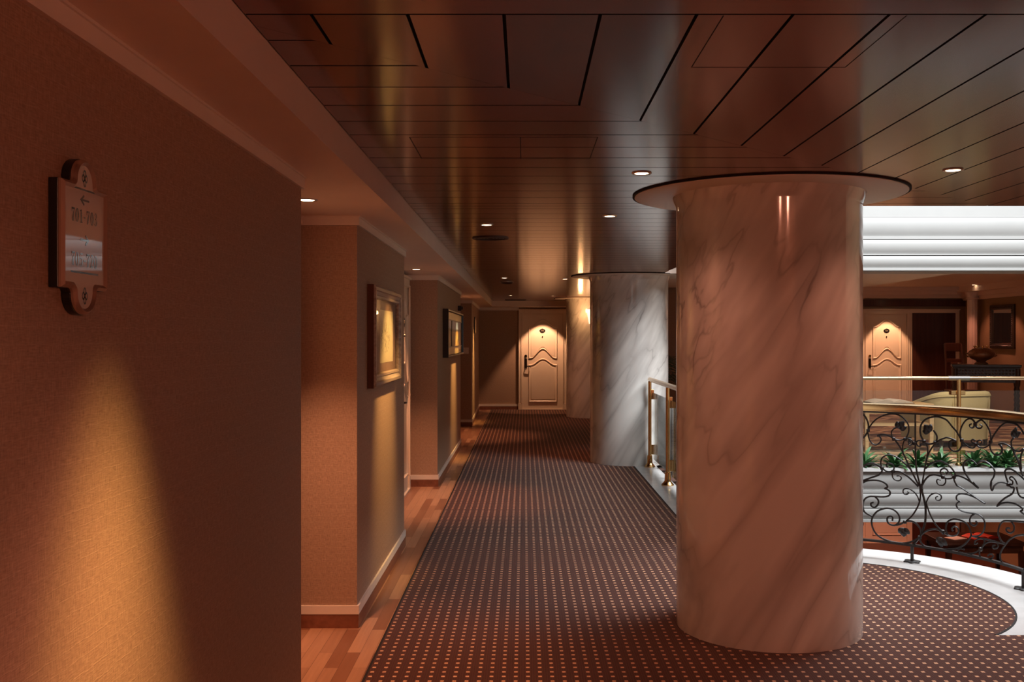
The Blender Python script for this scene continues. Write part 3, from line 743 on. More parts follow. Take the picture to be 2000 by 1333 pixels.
IRON = [(7,[(61.52,0.9057),(60.91,0.9343),(59.69,0.9728),(58.06,1.0023),(56.02,1.0228),(53.77,1.0319),(51.72,1.0225),(50.08,0.9968),(48.94,0.9615),(48.74,0.9252),(49.05,0.8928),(49.87,0.8642),(51.31,0.8484),(52.75,0.851),(53.87,0.8679),(54.22,0.8952),(53.97,0.914),(52.95,0.9336),(51.72,0.9443)]),(7,[(61.52,0.9057),(61.42,0.8684),(60.91,0.8316),(59.89,0.8094),(58.87,0.806),(57.85,0.8235),(57.45,0.8449),(57.85,0.8654),(58.67,0.8714)]),(7,[(63.15,1.0237),(62.13,0.994),(61.42,0.9526),(61.52,0.9057),(62.34,0.8675),(63.15,0.8526)]),(7,[(45.42,0.5383),(46.35,0.5739),(47.81,0.6346),(49.66,0.718),(50.9,0.7755),(52.13,0.8196),(53.46,0.8546),(54.79,0.8714),(56.22,0.8812),(57.65,0.8795),(58.67,0.8691)]),(6,[(50.49,0.767),(50.69,0.7896),(50.59,0.8173),(50.28,0.8407),(49.87,0.855),(48.84,0.8634),(47.81,0.8535),(47.6,0.831),(48.22,0.8164),(48.74,0.8247),(48.43,0.8343)]),(6,[(43.96,0.8515),(45.52,0.8548),(46.35,0.8421),(46.15,0.8243),(45.52,0.814),(44.9,0.8218),(45.21,0.8304)]),(8,[(46.67,1.0373),(46.67,0.8507),(46.56,0.7326),(46.25,0.6423),(45.11,0.539)]),(7,[(43.96,0.8528),(44.9,0.8898),(45.15,0.9302),(44.79,0.967),(43.64,1.0002),(41.75,1.0207),(39.64,1.028),(37.93,1.0214),(36.36,1.0059),(34.77,0.9685),(33.24,0.9358),(31.59,0.8817)]),(7,[(43.96,0.8528),(43.22,0.8382),(41.96,0.8359),(40.7,0.8449),(39.85,0.8665),(39.74,0.8936),(40.27,0.9151),(40.91,0.932)]),(7,[(44.58,0.5402),(43.96,0.6244),(43.22,0.7163),(42.7,0.776),(42.91,0.8207),(43.75,0.8509)]),(7,[(43.22,0.7118),(42.6,0.7582),(41.54,0.8052),(40.06,0.8482),(38.78,0.8706),(37.29,0.8844),(36.51,0.8902),(34.77,0.8845),(33.46,0.8737)]),(7,[(33.46,0.8737),(35.21,0.8704),(35.86,0.8471),(35.43,0.8169),(34.12,0.8019),(32.58,0.8095),(31.59,0.8423),(31.48,0.8775)]),(7,[(63.15,0.6418),(61.52,0.6673),(59.69,0.6698),(58.06,0.6535),(57.14,0.6317),(57.45,0.608),(58.47,0.5878),(60.91,0.5654),(63.15,0.5434)]),(7,[(57.24,0.6409),(57.55,0.6775),(57.24,0.7105),(56.22,0.7305),(54.79,0.7396),(52.95,0.7309),(51.1,0.7063),(49.25,0.6729),(47.81,0.6392)]),(6,[(57.04,0.6458),(56.22,0.6262),(55.0,0.619),(53.77,0.6281),(53.36,0.6518),(53.97,0.6739),(55.2,0.6788),(55.81,0.6663),(55.41,0.6484)]),(6,[(53.77,0.6235),(53.97,0.6),(53.57,0.5731),(52.54,0.5612),(51.52,0.5655),(51.1,0.5823),(51.62,0.5974),(52.54,0.5934)]),(7,[(53.57,0.6238),(51.31,0.6233),(49.25,0.5997),(47.39,0.5671),(45.73,0.533)]),(7,[(44.48,0.5463),(43.43,0.5894),(41.96,0.6198),(40.27,0.6282),(38.57,0.6233),(37.61,0.6189)]),(6,[(37.61,0.6189),(38.46,0.6369),(38.57,0.659),(37.93,0.6738),(36.86,0.6763),(36.1,0.6603),(36.64,0.6413)]),(6,[(37.07,0.6135),(36.86,0.5874),(37.71,0.563),(39.21,0.5636),(39.85,0.5844),(39.42,0.5989),(38.57,0.5942)]),(7,[(43.43,0.664),(41.96,0.6964),(40.06,0.7205),(38.36,0.7264),(38.01,0.7227),(36.08,0.7047),(34.56,0.6773),(33.79,0.6483),(34.12,0.6254)]),(6,[(37.8,0.6184),(36.51,0.6105),(34.99,0.6165),(34.08,0.6277)]),(7,[(34.08,0.6277),(34.01,0.6036),(33.02,0.5697),(32.7,0.5713),(30.19,0.5475),(27.31,0.5193),(25.03,0.4962),(23.37,0.4835),(26.01,0.5051),(28.92,0.5205),(31.45,0.5222),(33.01,0.5083),(33.32,0.4856),(32.7,0.472),(31.76,0.4686),(32.85,0.4591),(33.32,0.439),(32.54,0.4166),(30.82,0.4037),(28.6,0.4019),(26.99,0.4043),(25.03,0.3991),(23.71,0.3736),(23.37,0.3386),(24.04,0.2937),(25.69,0.2629),(27.96,0.251)]),(7,[(26.99,0.4043),(28.28,0.3815),(28.76,0.3492),(28.12,0.327),(26.99,0.325),(26.18,0.3432),(26.67,0.3567)]),(7,[(34.08,0.6321),(32.58,0.6403),(30.36,0.6287),(28.11,0.6066),(26.51,0.5852),(25.69,0.5792),(27.64,0.6101),(26.27,0.5889),(28.11,0.6109),(29.91,0.6538),(30.92,0.695),(30.81,0.7258),(29.91,0.7498),(28.56,0.7573),(27.19,0.7476),(26.27,0.7326),(25.35,0.7522),(23.71,0.7605),(22.04,0.7519),(20.59,0.7302),(19.74,0.7029),(20.11,0.6681),(21.08,0.6355),(21.32,0.6038),(21.0,0.6294),(21.18,0.5929),(20.66,0.5765),(19.97,0.6086),(18.23,0.6348),(16.08,0.6414),(14.43,0.6347)]),(7,[(31.59,0.8817),(32.03,0.9203),(31.81,0.9558),(31.03,0.9921),(29.91,1.0201),(28.56,1.031),(27.42,1.0198),(26.92,0.9968),(27.65,0.9718),(28.56,0.9745),(28.79,0.9893),(28.11,0.997)]),(7,[(21.2,0.8943),(21.32,0.9407),(22.04,0.9776),(23.24,1.0096),(24.65,1.0287),(26.04,1.0134),(26.74,0.995),(26.04,0.9746),(24.88,0.9746),(24.41,0.9883),(25.12,0.9978)]),(6,[(31.59,0.8817),(30.36,0.8579),(29.01,0.8411),(27.65,0.8375),(26.74,0.8524),(26.51,0.8659),(27.77,0.8719),(28.22,0.884),(27.65,0.8938),(26.85,0.8868)]),(6,[(21.44,0.8895),(22.04,0.8669),(23.71,0.8483),(25.12,0.8473),(26.27,0.8599),(26.04,0.8841),(25.12,0.8946),(24.41,0.8875),(24.88,0.8715)]),(7,[(21.2,0.8943),(20.35,0.93),(18.87,0.971),(17.37,1.0032),(15.33,1.0279),(12.96,1.0302),(11.05,1.0234),(9.09,0.9985),(7.85,0.9685)]),(7,[(21.32,0.894),(21.56,0.8637),(21.08,0.8351),(20.11,0.8162),(18.63,0.8114),(17.37,0.827),(16.87,0.8492),(17.37,0.8732),(18.25,0.8838),(16.36,0.8922),(14.54,0.8839),(12.96,0.8669),(11.88,0.8365),(10.22,0.7915),(9.38,0.7448),(8.23,0.7074)]),(7,[(12.15,0.9389),(13.22,0.9159),(13.22,0.8952),(12.96,0.871),(11.6,0.8578),(9.66,0.8584),(8.23,0.8783)]),(7,[(7.85,0.8792),(9.09,0.8395),(9.38,0.7979),(9.09,0.7456)]),(7,[(14.54,0.6428),(15.33,0.6779),(15.84,0.7097),(15.33,0.7279),(13.75,0.7365),(11.6,0.7261),(9.66,0.7072),(7.85,0.6883)]),(6,[(14.54,0.6428),(12.96,0.6395),(12.69,0.661),(13.75,0.6701),(13.89,0.6801),(12.96,0.6891),(11.6,0.6726),(10.78,0.6464)]),(7,[(14.43,0.6347),(13.31,0.6207),(12.17,0.6215),(12.74,0.5846),(15.72,0.5453),(17.87,0.5083),(18.93,0.4808),(17.16,0.5048),(14.62,0.5197),(11.6,0.5217),(9.24,0.51),(8.43,0.4958),(9.44,0.4834),(7.85,0.4722)]),(7,[(11.01,0.6311),(10.43,0.5924),(9.24,0.5734),(7.85,0.5725)]),(7,[(7.85,0.4234),(10.43,0.416),(13.5,0.4067),(16.08,0.3966),(17.52,0.3732),(18.4,0.3281),(18.23,0.2932),(17.16,0.2621),(15.72,0.2507)]),(7,[(13.5,0.4067),(12.17,0.3828),(12.36,0.3471),(13.87,0.3291),(15.17,0.3354),(15.17,0.3531),(13.87,0.3584)]),(7,[(7.85,0.3431),(11.21,0.3229),(13.87,0.2881),(15.72,0.2448),(17.16,0.2029),(17.69,0.165),(17.16,0.1319),(14.99,0.1158),(11.21,0.114)]),(6,[(24.87,0.1782),(27.31,0.1405),(29.87,0.1267),(32.07,0.127),(32.7,0.14),(31.76,0.153),(30.51,0.1518)]),(6,[(24.87,0.1782),(23.37,0.2178),(21.69,0.2399),(19.28,0.2471),(15.9,0.2499)]),(6,[(24.87,0.1782),(23.71,0.2164),(23.54,0.2413),(24.7,0.2487),(26.67,0.2286),(26.99,0.2029),(26.01,0.213)]),(6,[(24.87,0.1782),(25.36,0.1488),(24.7,0.1213),(22.36,0.1227),(20.66,0.1395),(20.32,0.159),(21.52,0.1596),(22.36,0.1438)]),(6,[(19.28,0.2501),(18.4,0.233),(18.93,0.2099),(20.32,0.2038),(20.49,0.218),(19.63,0.2248)]),(6,[(28.12,0.2504),(25.69,0.2508),(22.03,0.2505),(19.28,0.2501)]),(10,[(44.75,0.5197),(43.98,0.4594),(43.42,0.3986),(43.42,0.3269),(43.65,0.2784),(44.42,0.2282),(45.3,0.1847),(46.62,0.1445),(47.61,0.1197)]),(7,[(45.3,0.1823),(47.06,0.1528),(49.25,0.1317),(51.43,0.123),(54.47,0.1269),(57.06,0.1424),(59.01,0.1699),(60.08,0.212),(60.41,0.2558),(59.98,0.2912),(58.79,0.3281),(57.28,0.3484),(55.55,0.3594),(53.82,0.3558),(52.3,0.3325),(51.65,0.3),(51.87,0.2702),(52.74,0.2486),(53.82,0.2434),(55.12,0.2526),(55.55,0.2761),(55.33,0.2961),(54.47,0.3055),(53.82,0.2972),(53.93,0.2749)]),(7,[(45.08,0.519),(45.04,0.4663),(45.41,0.4221),(46.41,0.3715),(47.94,0.3192),(49.91,0.2777)]),(6,[(45.35,0.4271),(45.97,0.464),(47.06,0.4927),(48.6,0.5109),(49.91,0.5105),(50.56,0.4945),(50.34,0.4756),(49.47,0.4702),(48.71,0.4841),(49.25,0.4901)]),(7,[(52.74,0.2461),(51.43,0.2567),(50.13,0.2747),(48.82,0.2854),(47.28,0.2848),(45.97,0.2668),(44.97,0.2361),(44.82,0.2078)]),(7,[(43.2,0.4279),(42.2,0.3638),(40.64,0.3018),(38.84,0.2602),(36.45,0.2329),(37.61,0.2437),(36.09,0.227),(34.55,0.2263),(33.16,0.2407),(32.54,0.2677),(33.01,0.2909),(34.09,0.2934),(34.86,0.2751),(34.4,0.2611)]),(7,[(36.09,0.2302),(36.7,0.2594),(36.7,0.2908),(36.09,0.321),(34.25,0.3427),(32.07,0.3438),(30.19,0.3318),(28.92,0.3056),(28.28,0.259),(29.24,0.2184),(31.13,0.174),(33.94,0.1413),(37.3,0.1254),(38.84,0.1183),(43.09,0.1224),(44.64,0.1412),(45.3,0.1775)]),(6,[(43.2,0.4279),(42.54,0.4631),(41.53,0.4895),(39.96,0.5031),(38.61,0.4949),(38.27,0.4746),(38.95,0.4561),(39.96,0.4581),(40.08,0.4744),(39.4,0.4809)]),(7,[(44.97,0.1929),(43.98,0.2199),(42.42,0.2415),(40.41,0.2551),(38.84,0.2507),(37.48,0.227)]),(7,[(63.1,0.5284),(61.59,0.5455),(59.01,0.552),(57.06,0.5454),(55.66,0.5259),(55.55,0.5064),(56.42,0.4999),(55.12,0.4901),(54.58,0.4691),(55.12,0.4485),(56.63,0.4381),(59.44,0.4354),(60.95,0.4328),(62.24,0.4182),(63.0,0.3897),(63.1,0.3498),(62.46,0.3162),(60.19,0.2908)]),(7,[(59.44,0.4354),(58.36,0.4127),(58.36,0.3832),(59.33,0.3591),(60.41,0.3645),(60.62,0.3839),(59.76,0.3929)])]
IRON_LEAVES = [(51.72, 0.9305, -60), (41.96, 0.9214, -130), (11.19, 0.9451, -90), (50.23, 0.2307, 90), (37.91, 0.1987, 100)]
IRON_KNOTS = [(61.48, 0.9058), (53.46, 0.8537), (49.87, 0.8573), (46.87, 0.8322), (43.85, 0.8507), (40.27, 0.8488), (31.48, 0.881), (21.32, 0.8919), (57.14, 0.641), (53.67, 0.6236), (37.8, 0.6184), (34.08, 0.6277), (44.75, 0.5173), (45.3, 0.1823), (50.02, 0.276), (24.87, 0.1782), (14.43, 0.6347), (26.85, 0.9957), (26.46, 0.8638), (37.76, 0.2464)]

# ================================================================== THINGS
# ------------------------------------------------------------------ marble columns
CX = 1.325
col_labels = ('thick veined marble column nearest the camera, tallest in the photo, standing on the carpet',
              'veined marble column lit grey by daylight, beside the brass rail end',
              'veined marble column in warm light at the far end, beside the corridor door')
for lab, cy in zip(col_labels, (5.42, 12.59, 19.76)):
    t = thing('marble_column', lab, 'column', (CX, cy, 0.0), 0, 'marble columns along the corridor')
    mb = MB(); mb.lathe([(0.492, 0.0), (0.492, 2.27), (0.496, 2.29), (0.505, 2.31), (0.512, 2.338)], 96)
    mb.build('shaft', M['marble'], t, smooth=40)
    mb = MB(); mb.lathe([(0.45, 2.338), (0.716, 2.338), (0.72, 2.340), (0.72, 2.3495), (0.45, 2.3495)], 96)
    mb.build('ceiling_ring', M['disc'], t, smooth=30)
    mb = MB(); mb.lathe([(0.72, 2.343), (0.732, 2.343), (0.732, 2.3498), (0.72, 2.3498)], 96)
    mb.build('dark_rim', M['gap'], t, smooth=30)  # thin dark rim round the ceiling ring

# ------------------------------------------------------------------ recessed downlights
def downlight(loc, label, group, r=0.045):
    t = thing('recessed_downlight', label, 'ceiling light', loc, 0, group)
    mb = MB(); mb.lathe([(r * 0.72, -0.001), (r * 0.80, -0.004), (r, -0.005), (r * 1.06, 0.0005)], 32)
    mb.build('trim_ring', M['chrome'], t, smooth=40)
    mb = MB(); mb.lathe([(0.0, -0.0025), (r * 0.72, -0.0025), (r * 0.72, -0.001)], 24)
    mb.build('lamp_lens', M['lamp'], t)
    return t
G1 = 'downlights in the plank ceiling'
for x, y, lab in ((-0.26, 6.86, 'small downlight in plank ceiling just before the large round grille'),
                  (-0.26, 12.96, 'small downlight in plank ceiling beside the small smoke detector'),
                  (-0.25, 18.3, 'farthest small downlight on the left of the plank ceiling, near the slot vent'),
                  (0.555, 4.71, 'bright downlight in plank ceiling touching left edge of the near column ring'),
                  (0.547, 6.37, 'downlight in plank ceiling, second one left of the near column'),
                  (0.54, 13.2, 'downlight in plank ceiling left of the daylit column ring'),
                  (0.53, 18.5, 'downlight in plank ceiling by the ring of the farthest column'),
                  (1.99, 4.62, 'downlight in plank ceiling right of the near column')):
    downlight((x, y, CEIL - 0.0006), lab, G1)
for y, lab in ((4.74, 'soffit downlight half hidden by the edge of the nearest wall'),
               (9.55, 'soffit downlight in the recess between the two framed pictures'),
               (15.9, 'soffit downlight in the recess beyond the meadow painting')):
    downlight((-1.036, y, SOFF - 0.0006), lab, 'downlights in the plaster soffit', 0.05)
downlight((DX0, 21.17, SOFF - 0.0006), 'small downlight in the soffit above the far corridor door', 'door downlights', 0.04)
downlight((LX - 0.02, 21.40, 2.2545 + 0.16), 'small downlight above the door across the atrium', 'door downlights', 0.04)
downlight((9.25, 20.5, 2.6594), 'bright downlight in lounge ceiling beside the fluted pilaster', 'lounge downlights', 0.05)
downlight((7.0, 20.3, 2.6594), 'lounge ceiling downlight above the door across the atrium', 'lounge downlights', 0.05)

# picture spots tilt towards the left wall; the others shine down
for y, p in ((6.5, 150), (12.9, 170), (18.45, 150)):
    spot('picture_spot_beam', (-0.28, y, 2.33), (-0.915, y, 1.14), p * 1.35, 47, 1.0, GOLD, 0.03)
spot('wall_spot_beam', (-0.50, 2.14, 2.33), (-0.84, 2.24, 0.0), 430, 38, 1.0, GOLD, 0.14)
spot('wall_spill_beam', (-0.36, 2.10, 2.33), (-0.78, 2.02, 0.0), 150, 50, 1.0, WARM, 0.16)
for x, y, p in ((0.555, 4.71, 30), (0.547, 6.37, 40), (0.54, 13.2, 60), (1.99, 4.62, 30), (0.53, 18.5, 40),
                (-0.26, 1.0, 30), (0.6, 0.8, 60), (1.8, 1.0, 100), (0.5, -1.2, 40), (1.9, -1.2, 60), (2.7, 2.5, 70)):  # this row has no fixtures, added out of view to light the near column
    spot('downlight_and_fill_beam', (x, y, 2.335), (x, y, 0), p, 130, 1.0, WARM, 0.05)
for y, p in ((4.74, 150), (9.55, 160), (15.9, 150)):
    spot('soffit_beam', (-1.036, y, 2.21), (-1.036, y, 0), p, 75, 0.7, (1.0, 0.45, 0.24), 0.03)
spot('door_beam', (DX0, 21.17, 2.21), (DX0, 21.62, 0.5), 100, 76, 0.35, (1.0, 0.52, 0.29), 0.02)
spot('door_beam', (LX, 21.17, 2.38), (LX, 21.64, 0.5), 100, 64, 0.35, (1.0, 0.52, 0.29), 0.02)
spot('lounge_beam', (9.05, 20.4, 2.63), (9.15, 20.4, 0), 40, 90, 0.6, WARM, 0.03)
spot('lounge_beam', (9.1, 19.5, 2.63), (9.4, 19.4, 0.8), 50, 60, 0.6, WARM, 0.03)
for x, y in ((5.6, 17.0), (8.0, 16.8), (7.0, 20.3)):
    spot('lounge_beam', (x, y, 2.62), (x, y, 0), 100, 120, 0.8, (1.0, 0.5, 0.32), 0.04)
for x, y, p in ((6.5, 13.3, 110), (5.35, 13.0, 110)):  # added without fixtures, to brighten the armchair and side table
    spot('lounge_beam', (x, y, 2.62), (x, y, 0), p, 110, 0.8, (1.0, 0.74, 0.55), 0.04)
for x, y in ((4.5, 17.5), (7.6, 19.8), (8.2, 16.0)):
    spot('below_beam', (x, y, -0.64), (x, y, -3), 240, 130, 0.8, WARM, 0.04)
# added fill lights behind the camera, no fixtures, to warm the near column
for x, y, z, p in ((1.4, -2.9, 1.8, 50), (2.7, -2.9, 1.8, 90)):
    d = bpy.data.lights.new('back_fill_light', 'POINT'); d.energy = p; d.color = WARM; d.shadow_soft_size = 0.12
    o = bpy.data.objects.new('back_fill_light', d); o.location = (x, y, z); COL.objects.link(o)

# ------------------------------------------------------------------ ceiling grilles
t = thing('ceiling_grille', 'large round dark grille in plank ceiling beside a downlight', 'vent', (-0.264, 7.78, CEIL - 0.0006))
mb = MB(); mb.lathe([(0.118, 0.0), (0.118, -0.006), (0.126, -0.010), (0.140, -0.008), (0.144, 0.0)], 48); mb.build('rim', M['grille'], t, smooth=40)
mb = MB()
for r in (0.02, 0.045, 0.07, 0.095): mb.lathe([(r, -0.001), (r, -0.006), (r + 0.014, -0.003), (r + 0.014, -0.001)], 40)
mb.build('rings', M['grille'], t, smooth=40)
t = thing('smoke_detector', 'small round smoke detector in plank ceiling beyond the round grille', 'detector', (-0.245, 13.9, CEIL - 0.0006))
mb = MB(); mb.lathe([(0.085, 0.0), (0.085, -0.012), (0.06, -0.03), (0.0, -0.034)], 32); mb.build('body', M['grille'], t, smooth=40)
mb = MB(); mb.lathe([(0.088, 0.0), (0.098, -0.001), (0.098, -0.006), (0.086, -0.008)], 32); mb.build('base_ring', M['chrome'], t, smooth=40)
mb = MB(); mb.box(-0.22, -0.05, -0.008, 0.22, 0.05, 0)
for i in range(6): mb.box(-0.20, -0.042 + i * 0.015, -0.012, 0.20, -0.036 + i * 0.015, -0.008)
tag(mb.build('slot_vent', M['grille'], None, (-0.18, 20.55, CEIL - 0.0006)), 'dark rectangular slot vent at the far end of the plank ceiling', 'vent')

# ------------------------------------------------------------------ sconce on the far column
t = thing('wall_sconce', 'glowing cone sconce on the farthest column, mostly hidden by the daylit column', 'lamp', (CX - 0.045, 19.265, 1.98))
mb = MB()
rings = []
for z, r in ((-0.14, 0.03), (0.0, 0.055), (0.14, 0.085)):
    rings.append([(r * math.cos(a), -0.02 - r * 0.9 * abs(math.sin(a)) if i else -0.02, z) for i, a in enumerate([math.pi * k / 12 for k in range(13)])])
mb.loft(rings); mb.build('shade', M['shade'], t, smooth=40)
mb = MB(); mb.box(-0.03, -0.02, -0.10, 0.03, 0.004, 0.10); mb.build('bracket', M['brass'], t)
d = bpy.data.lights.new('sconce_bulb', 'POINT'); d.energy = 7; d.color = (1.0, 0.5, 0.2); d.shadow_soft_size = 0.04
o = bpy.data.objects.new('sconce_bulb', d); o.location = (CX - 0.25, 19.02, 2.05); COL.objects.link(o)

# ------------------------------------------------------------------ pictures on the left wall
def rect_sweep(mb, w_, h_, prof, fn):
    path = [(-w_ / 2, -h_ / 2), (w_ / 2, -h_ / 2), (w_ / 2, h_ / 2), (-w_ / 2, h_ / 2)]
    mb.sweep(path, prof, fn)
# local frame: y along the wall, z up, +x out of the wall
fnw = lambda a, b_, o: (o, a, b_)
t = thing('framed_sketch', 'silvered wooden frame with a small cream sketch in a wide dusky mat', 'picture', (-0.9045, 6.34, 1.578), 0)
mb = MB(); rect_sweep(mb, 1.20, 0.60, [(0, 0), (0, 0.040), (0.012, 0.050), (0.030, 0.050), (0.036, 0.042), (0.055, 0.034), (0.060, 0.040), (0.072, 0.038), (0.080, 0.020)], fnw)
mb.build('frame', M['silverframe'], t)
mb = MB(); rect_sweep(mb, 1.204, 0.604, [(0.0, 0.0), (0.0, 0.036), (0.006, 0.036)], fnw); mb.build('frame_edge', M['framebrown'], t)
mb = MB(); mb.box(0.0, -0.53, -0.23, 0.018, 0.53, 0.23); mb.build('mat_board', M['mat_pink'], t)
mb = MB(); mb.box(0.018, -0.24, -0.165, 0.020, 0.36, 0.165); p = mb.build('sketch', M['sketch'], t)
mb = MB(); mb.box(0.0225, -0.525, -0.225, 0.0245, 0.525, 0.225); mb.build('glazing', M['matteglass'], t)
t = thing('meadow_painting', 'wide black framed meadow painting with gold mat on the second wall bay', 'picture', (-0.9145, 12.52, 1.62), 0)
mb = MB(); rect_sweep(mb, 2.72, 0.55, [(0, 0), (0, 0.062), (0.004, 0.066), (0.020, 0.066), (0.026, 0.045)], fnw); mb.build('frame', M['black'], t)
mb = MB(); mb.box(0.0, -1.335, -0.25, 0.040, 1.335, 0.25); mb.build('gold_mat', M['goldmat'], t)
mb = MB(); mb.box(0.040, -1.20, -0.155, 0.043, 1.20, 0.155); cv = mb.build('canvas', M['painting'], t)
mb = MB(); rect_sweep(mb, 2.42, 0.33, [(0, 0.040), (0, 0.052), (0.012, 0.052), (0.012, 0.040)], fnw); mb.box(0.04, -0.62, -0.16, 0.052, -0.608, 0.16); mb.build('inner_fillet', M['black'], t)
mb = MB(); mb.box(0, -0.03, -0.035, 0.05, 0.03, 0.035); mb.box(0.05, -0.02, -0.02, 0.07, 0.02, 0.025)
tag(mb.build('wall_sensor', M['black'], None, (-0.9145, 13.72, 1.975)), 'small black sensor on the wall above the meadow painting', 'sensor')
t = thing('light_switch', 'cream light switch on the far wall bay near the meadow painting', 'switch', (-1.03, 17.5995, 1.34))
mb = MB(); mb.box(-0.05, -0.010, -0.055, 0.05, 0.0, 0.055); mb.build('plate', M['switch'], t, bevel=0.003)
mb = MB(); mb.box(-0.018, -0.016, -0.03, 0.018, -0.010, 0.03); mb.build('rocker', M['switch'], t, bevel=0.002)

# ------------------------------------------------------------------ room signs
def sign_outline(s=1.0, grow=0.0, n=10):
    """plaque 0.2 wide, 0.205 body, ogee lobe above and below (y, z)"""
    hw, hb, lobe = 0.100 + grow, 0.1025 + grow, 0.0515
    pts = []
    def top(sgn):
        q = [(hw, hb)]
        q += [(0.060 + grow, hb)]
        for i in range(1, 6):                                 # concave shoulder
            a = math.pi / 2 * i / 5; q.append((0.060 + grow - 0.013 * math.sin(a), hb + 0.013 * (1 - math.cos(a))))
        r = 0.047 + grow
        for i in range(0, 13):
            a = math.pi * i / 24; q.append((r * math.cos(a), hb + 0.013 + (lobe - 0.013) * math.sin(a)))
        return q
    q = top(1)
    right = q; left = [(-x, z) for x, z in reversed(q)][1:]
    up = right + left                                         # right corner -> left corner over the top
    dn = [(-x, -z) for x, z in up]
    return up + dn
def serif_figures(txt, h, x, z0):
    """bold old-style serif figures laid on the plate: each figure is drawn in a 0.6 x 1 box"""
    mb = MB(); adv = 0.66; tot = sum(0.5 if c == '-' else adv for c in txt) * h; y = -tot / 2
    def ribbon(pts, wds):
        pts = catmull([(p[0], p[1], 0) for p in pts], 4); n = len(pts); lf, rt = [], []
        for q, p in enumerate(pts):
            d_ = (pts[min(q + 1, n - 1)] - pts[max(q - 1, 0)]).normalized(); f = q / (n - 1) * (len(wds) - 1); k0 = min(int(f), len(wds) - 2)
            hw = (wds[k0] + (wds[k0 + 1] - wds[k0]) * (f - k0)) / 2
            lf.append((p.x - d_.y * hw, p.y + d_.x * hw)); rt.append((p.x + d_.y * hw, p.y - d_.x * hw))
        vs = [at(p, 0.0004) for p in lf] + [at(p, 0.0004) for p in rt]
        mb.add(vs, [(q, q + 1, n + q + 1, n + q) for q in range(n - 1)])
    def at(p, o): return (x + o, y + p[0] * h, z0 + (p[1] - 0.5) * h)
    def quad(*ps): mb.add([at(p, 0.0004) for p in ps], [tuple(range(len(ps)))])
    for c in txt:
        if c == '-': quad((0.06, 0.38), (0.42, 0.38), (0.42, 0.50), (0.06, 0.50)); y += 0.5 * h; continue
        if c == '0':
            a = [2 * math.pi * q / 28 for q in range(29)]
            ribbon([(0.30 + 0.20 * math.cos(t_), 0.5 + 0.47 * math.sin(t_)) for t_ in a], [0.19, 0.06, 0.19, 0.06, 0.19])
        elif c == '1':
            quad((0.22, 0.04), (0.40, 0.04), (0.40, 1.0), (0.34, 1.0), (0.22, 0.90)); quad((0.10, 0.90), (0.10, 0.84), (0.24, 0.86), (0.34, 1.0)); quad((0.08, 0), (0.54, 0), (0.54, 0.06), (0.08, 0.06))
        elif c == '7':
            quad((0.06, 0.86), (0.56, 0.86), (0.56, 1.0), (0.06, 1.0)); quad((0.06, 1.0), (0.06, 0.68), (0.10, 0.68), (0.15, 0.88)); ribbon([(0.52, 0.92), (0.36, 0.58), (0.28, 0.3), (0.26, 0.0)], [0.06, 0.14, 0.2, 0.22])
        elif c == '3':
            ribbon([(0.10, 0.80), (0.20, 0.95), (0.36, 0.94), (0.44, 0.78), (0.36, 0.60), (0.22, 0.54)], [0.10, 0.05, 0.10, 0.17, 0.10, 0.04])
            ribbon([(0.22, 0.54), (0.40, 0.48), (0.47, 0.28), (0.38, 0.07), (0.20, 0.04), (0.09, 0.18)], [0.04, 0.10, 0.19, 0.09, 0.05, 0.13])
        elif c == '5':
            quad((0.14, 0.86), (0.50, 0.86), (0.54, 1.0), (0.14, 1.0)); quad((0.12, 0.50), (0.16, 0.52), (0.18, 0.9), (0.14, 0.9))
            ribbon([(0.14, 0.54), (0.30, 0.62), (0.46, 0.48), (0.46, 0.22), (0.34, 0.05), (0.18, 0.04), (0.08, 0.16)], [0.04, 0.07, 0.16, 0.18, 0.08, 0.05, 0.13])
        elif c == '2':
            ribbon([(0.10, 0.74), (0.18, 0.93), (0.34, 0.95), (0.46, 0.76), (0.36, 0.48), (0.10, 0.08)], [0.13, 0.06, 0.07, 0.18, 0.13, 0.05])
            quad((0.07, 0.0), (0.54, 0.0), (0.58, 0.26), (0.54, 0.26), (0.50, 0.14), (0.09, 0.14))
        elif c == '4':
            quad((0.34, 0.0), (0.48, 0.0), (0.48, 1.0), (0.40, 1.0), (0.34, 0.9)); quad((0.04, 0.24), (0.58, 0.24), (0.58, 0.34), (0.04, 0.34)); quad((0.04, 0.34), (0.10, 0.34), (0.44, 0.96), (0.40, 1.0))
        else:
            a = [2 * math.pi * q / 20 for q in range(21)]
            ribbon([(0.30 + 0.19 * math.cos(t_), (0.30 if c == '6' else 0.70) + 0.28 * math.sin(t_)) for t_ in a], [0.17, 0.05, 0.17, 0.05, 0.17])
            ribbon([(0.12, 0.3), (0.2, 0.75), (0.46, 0.98)] if c == '6' else [(0.48, 0.7), (0.4, 0.25), (0.14, 0.02)], [0.16, 0.14, 0.05])
        y += adv * h
    return mb
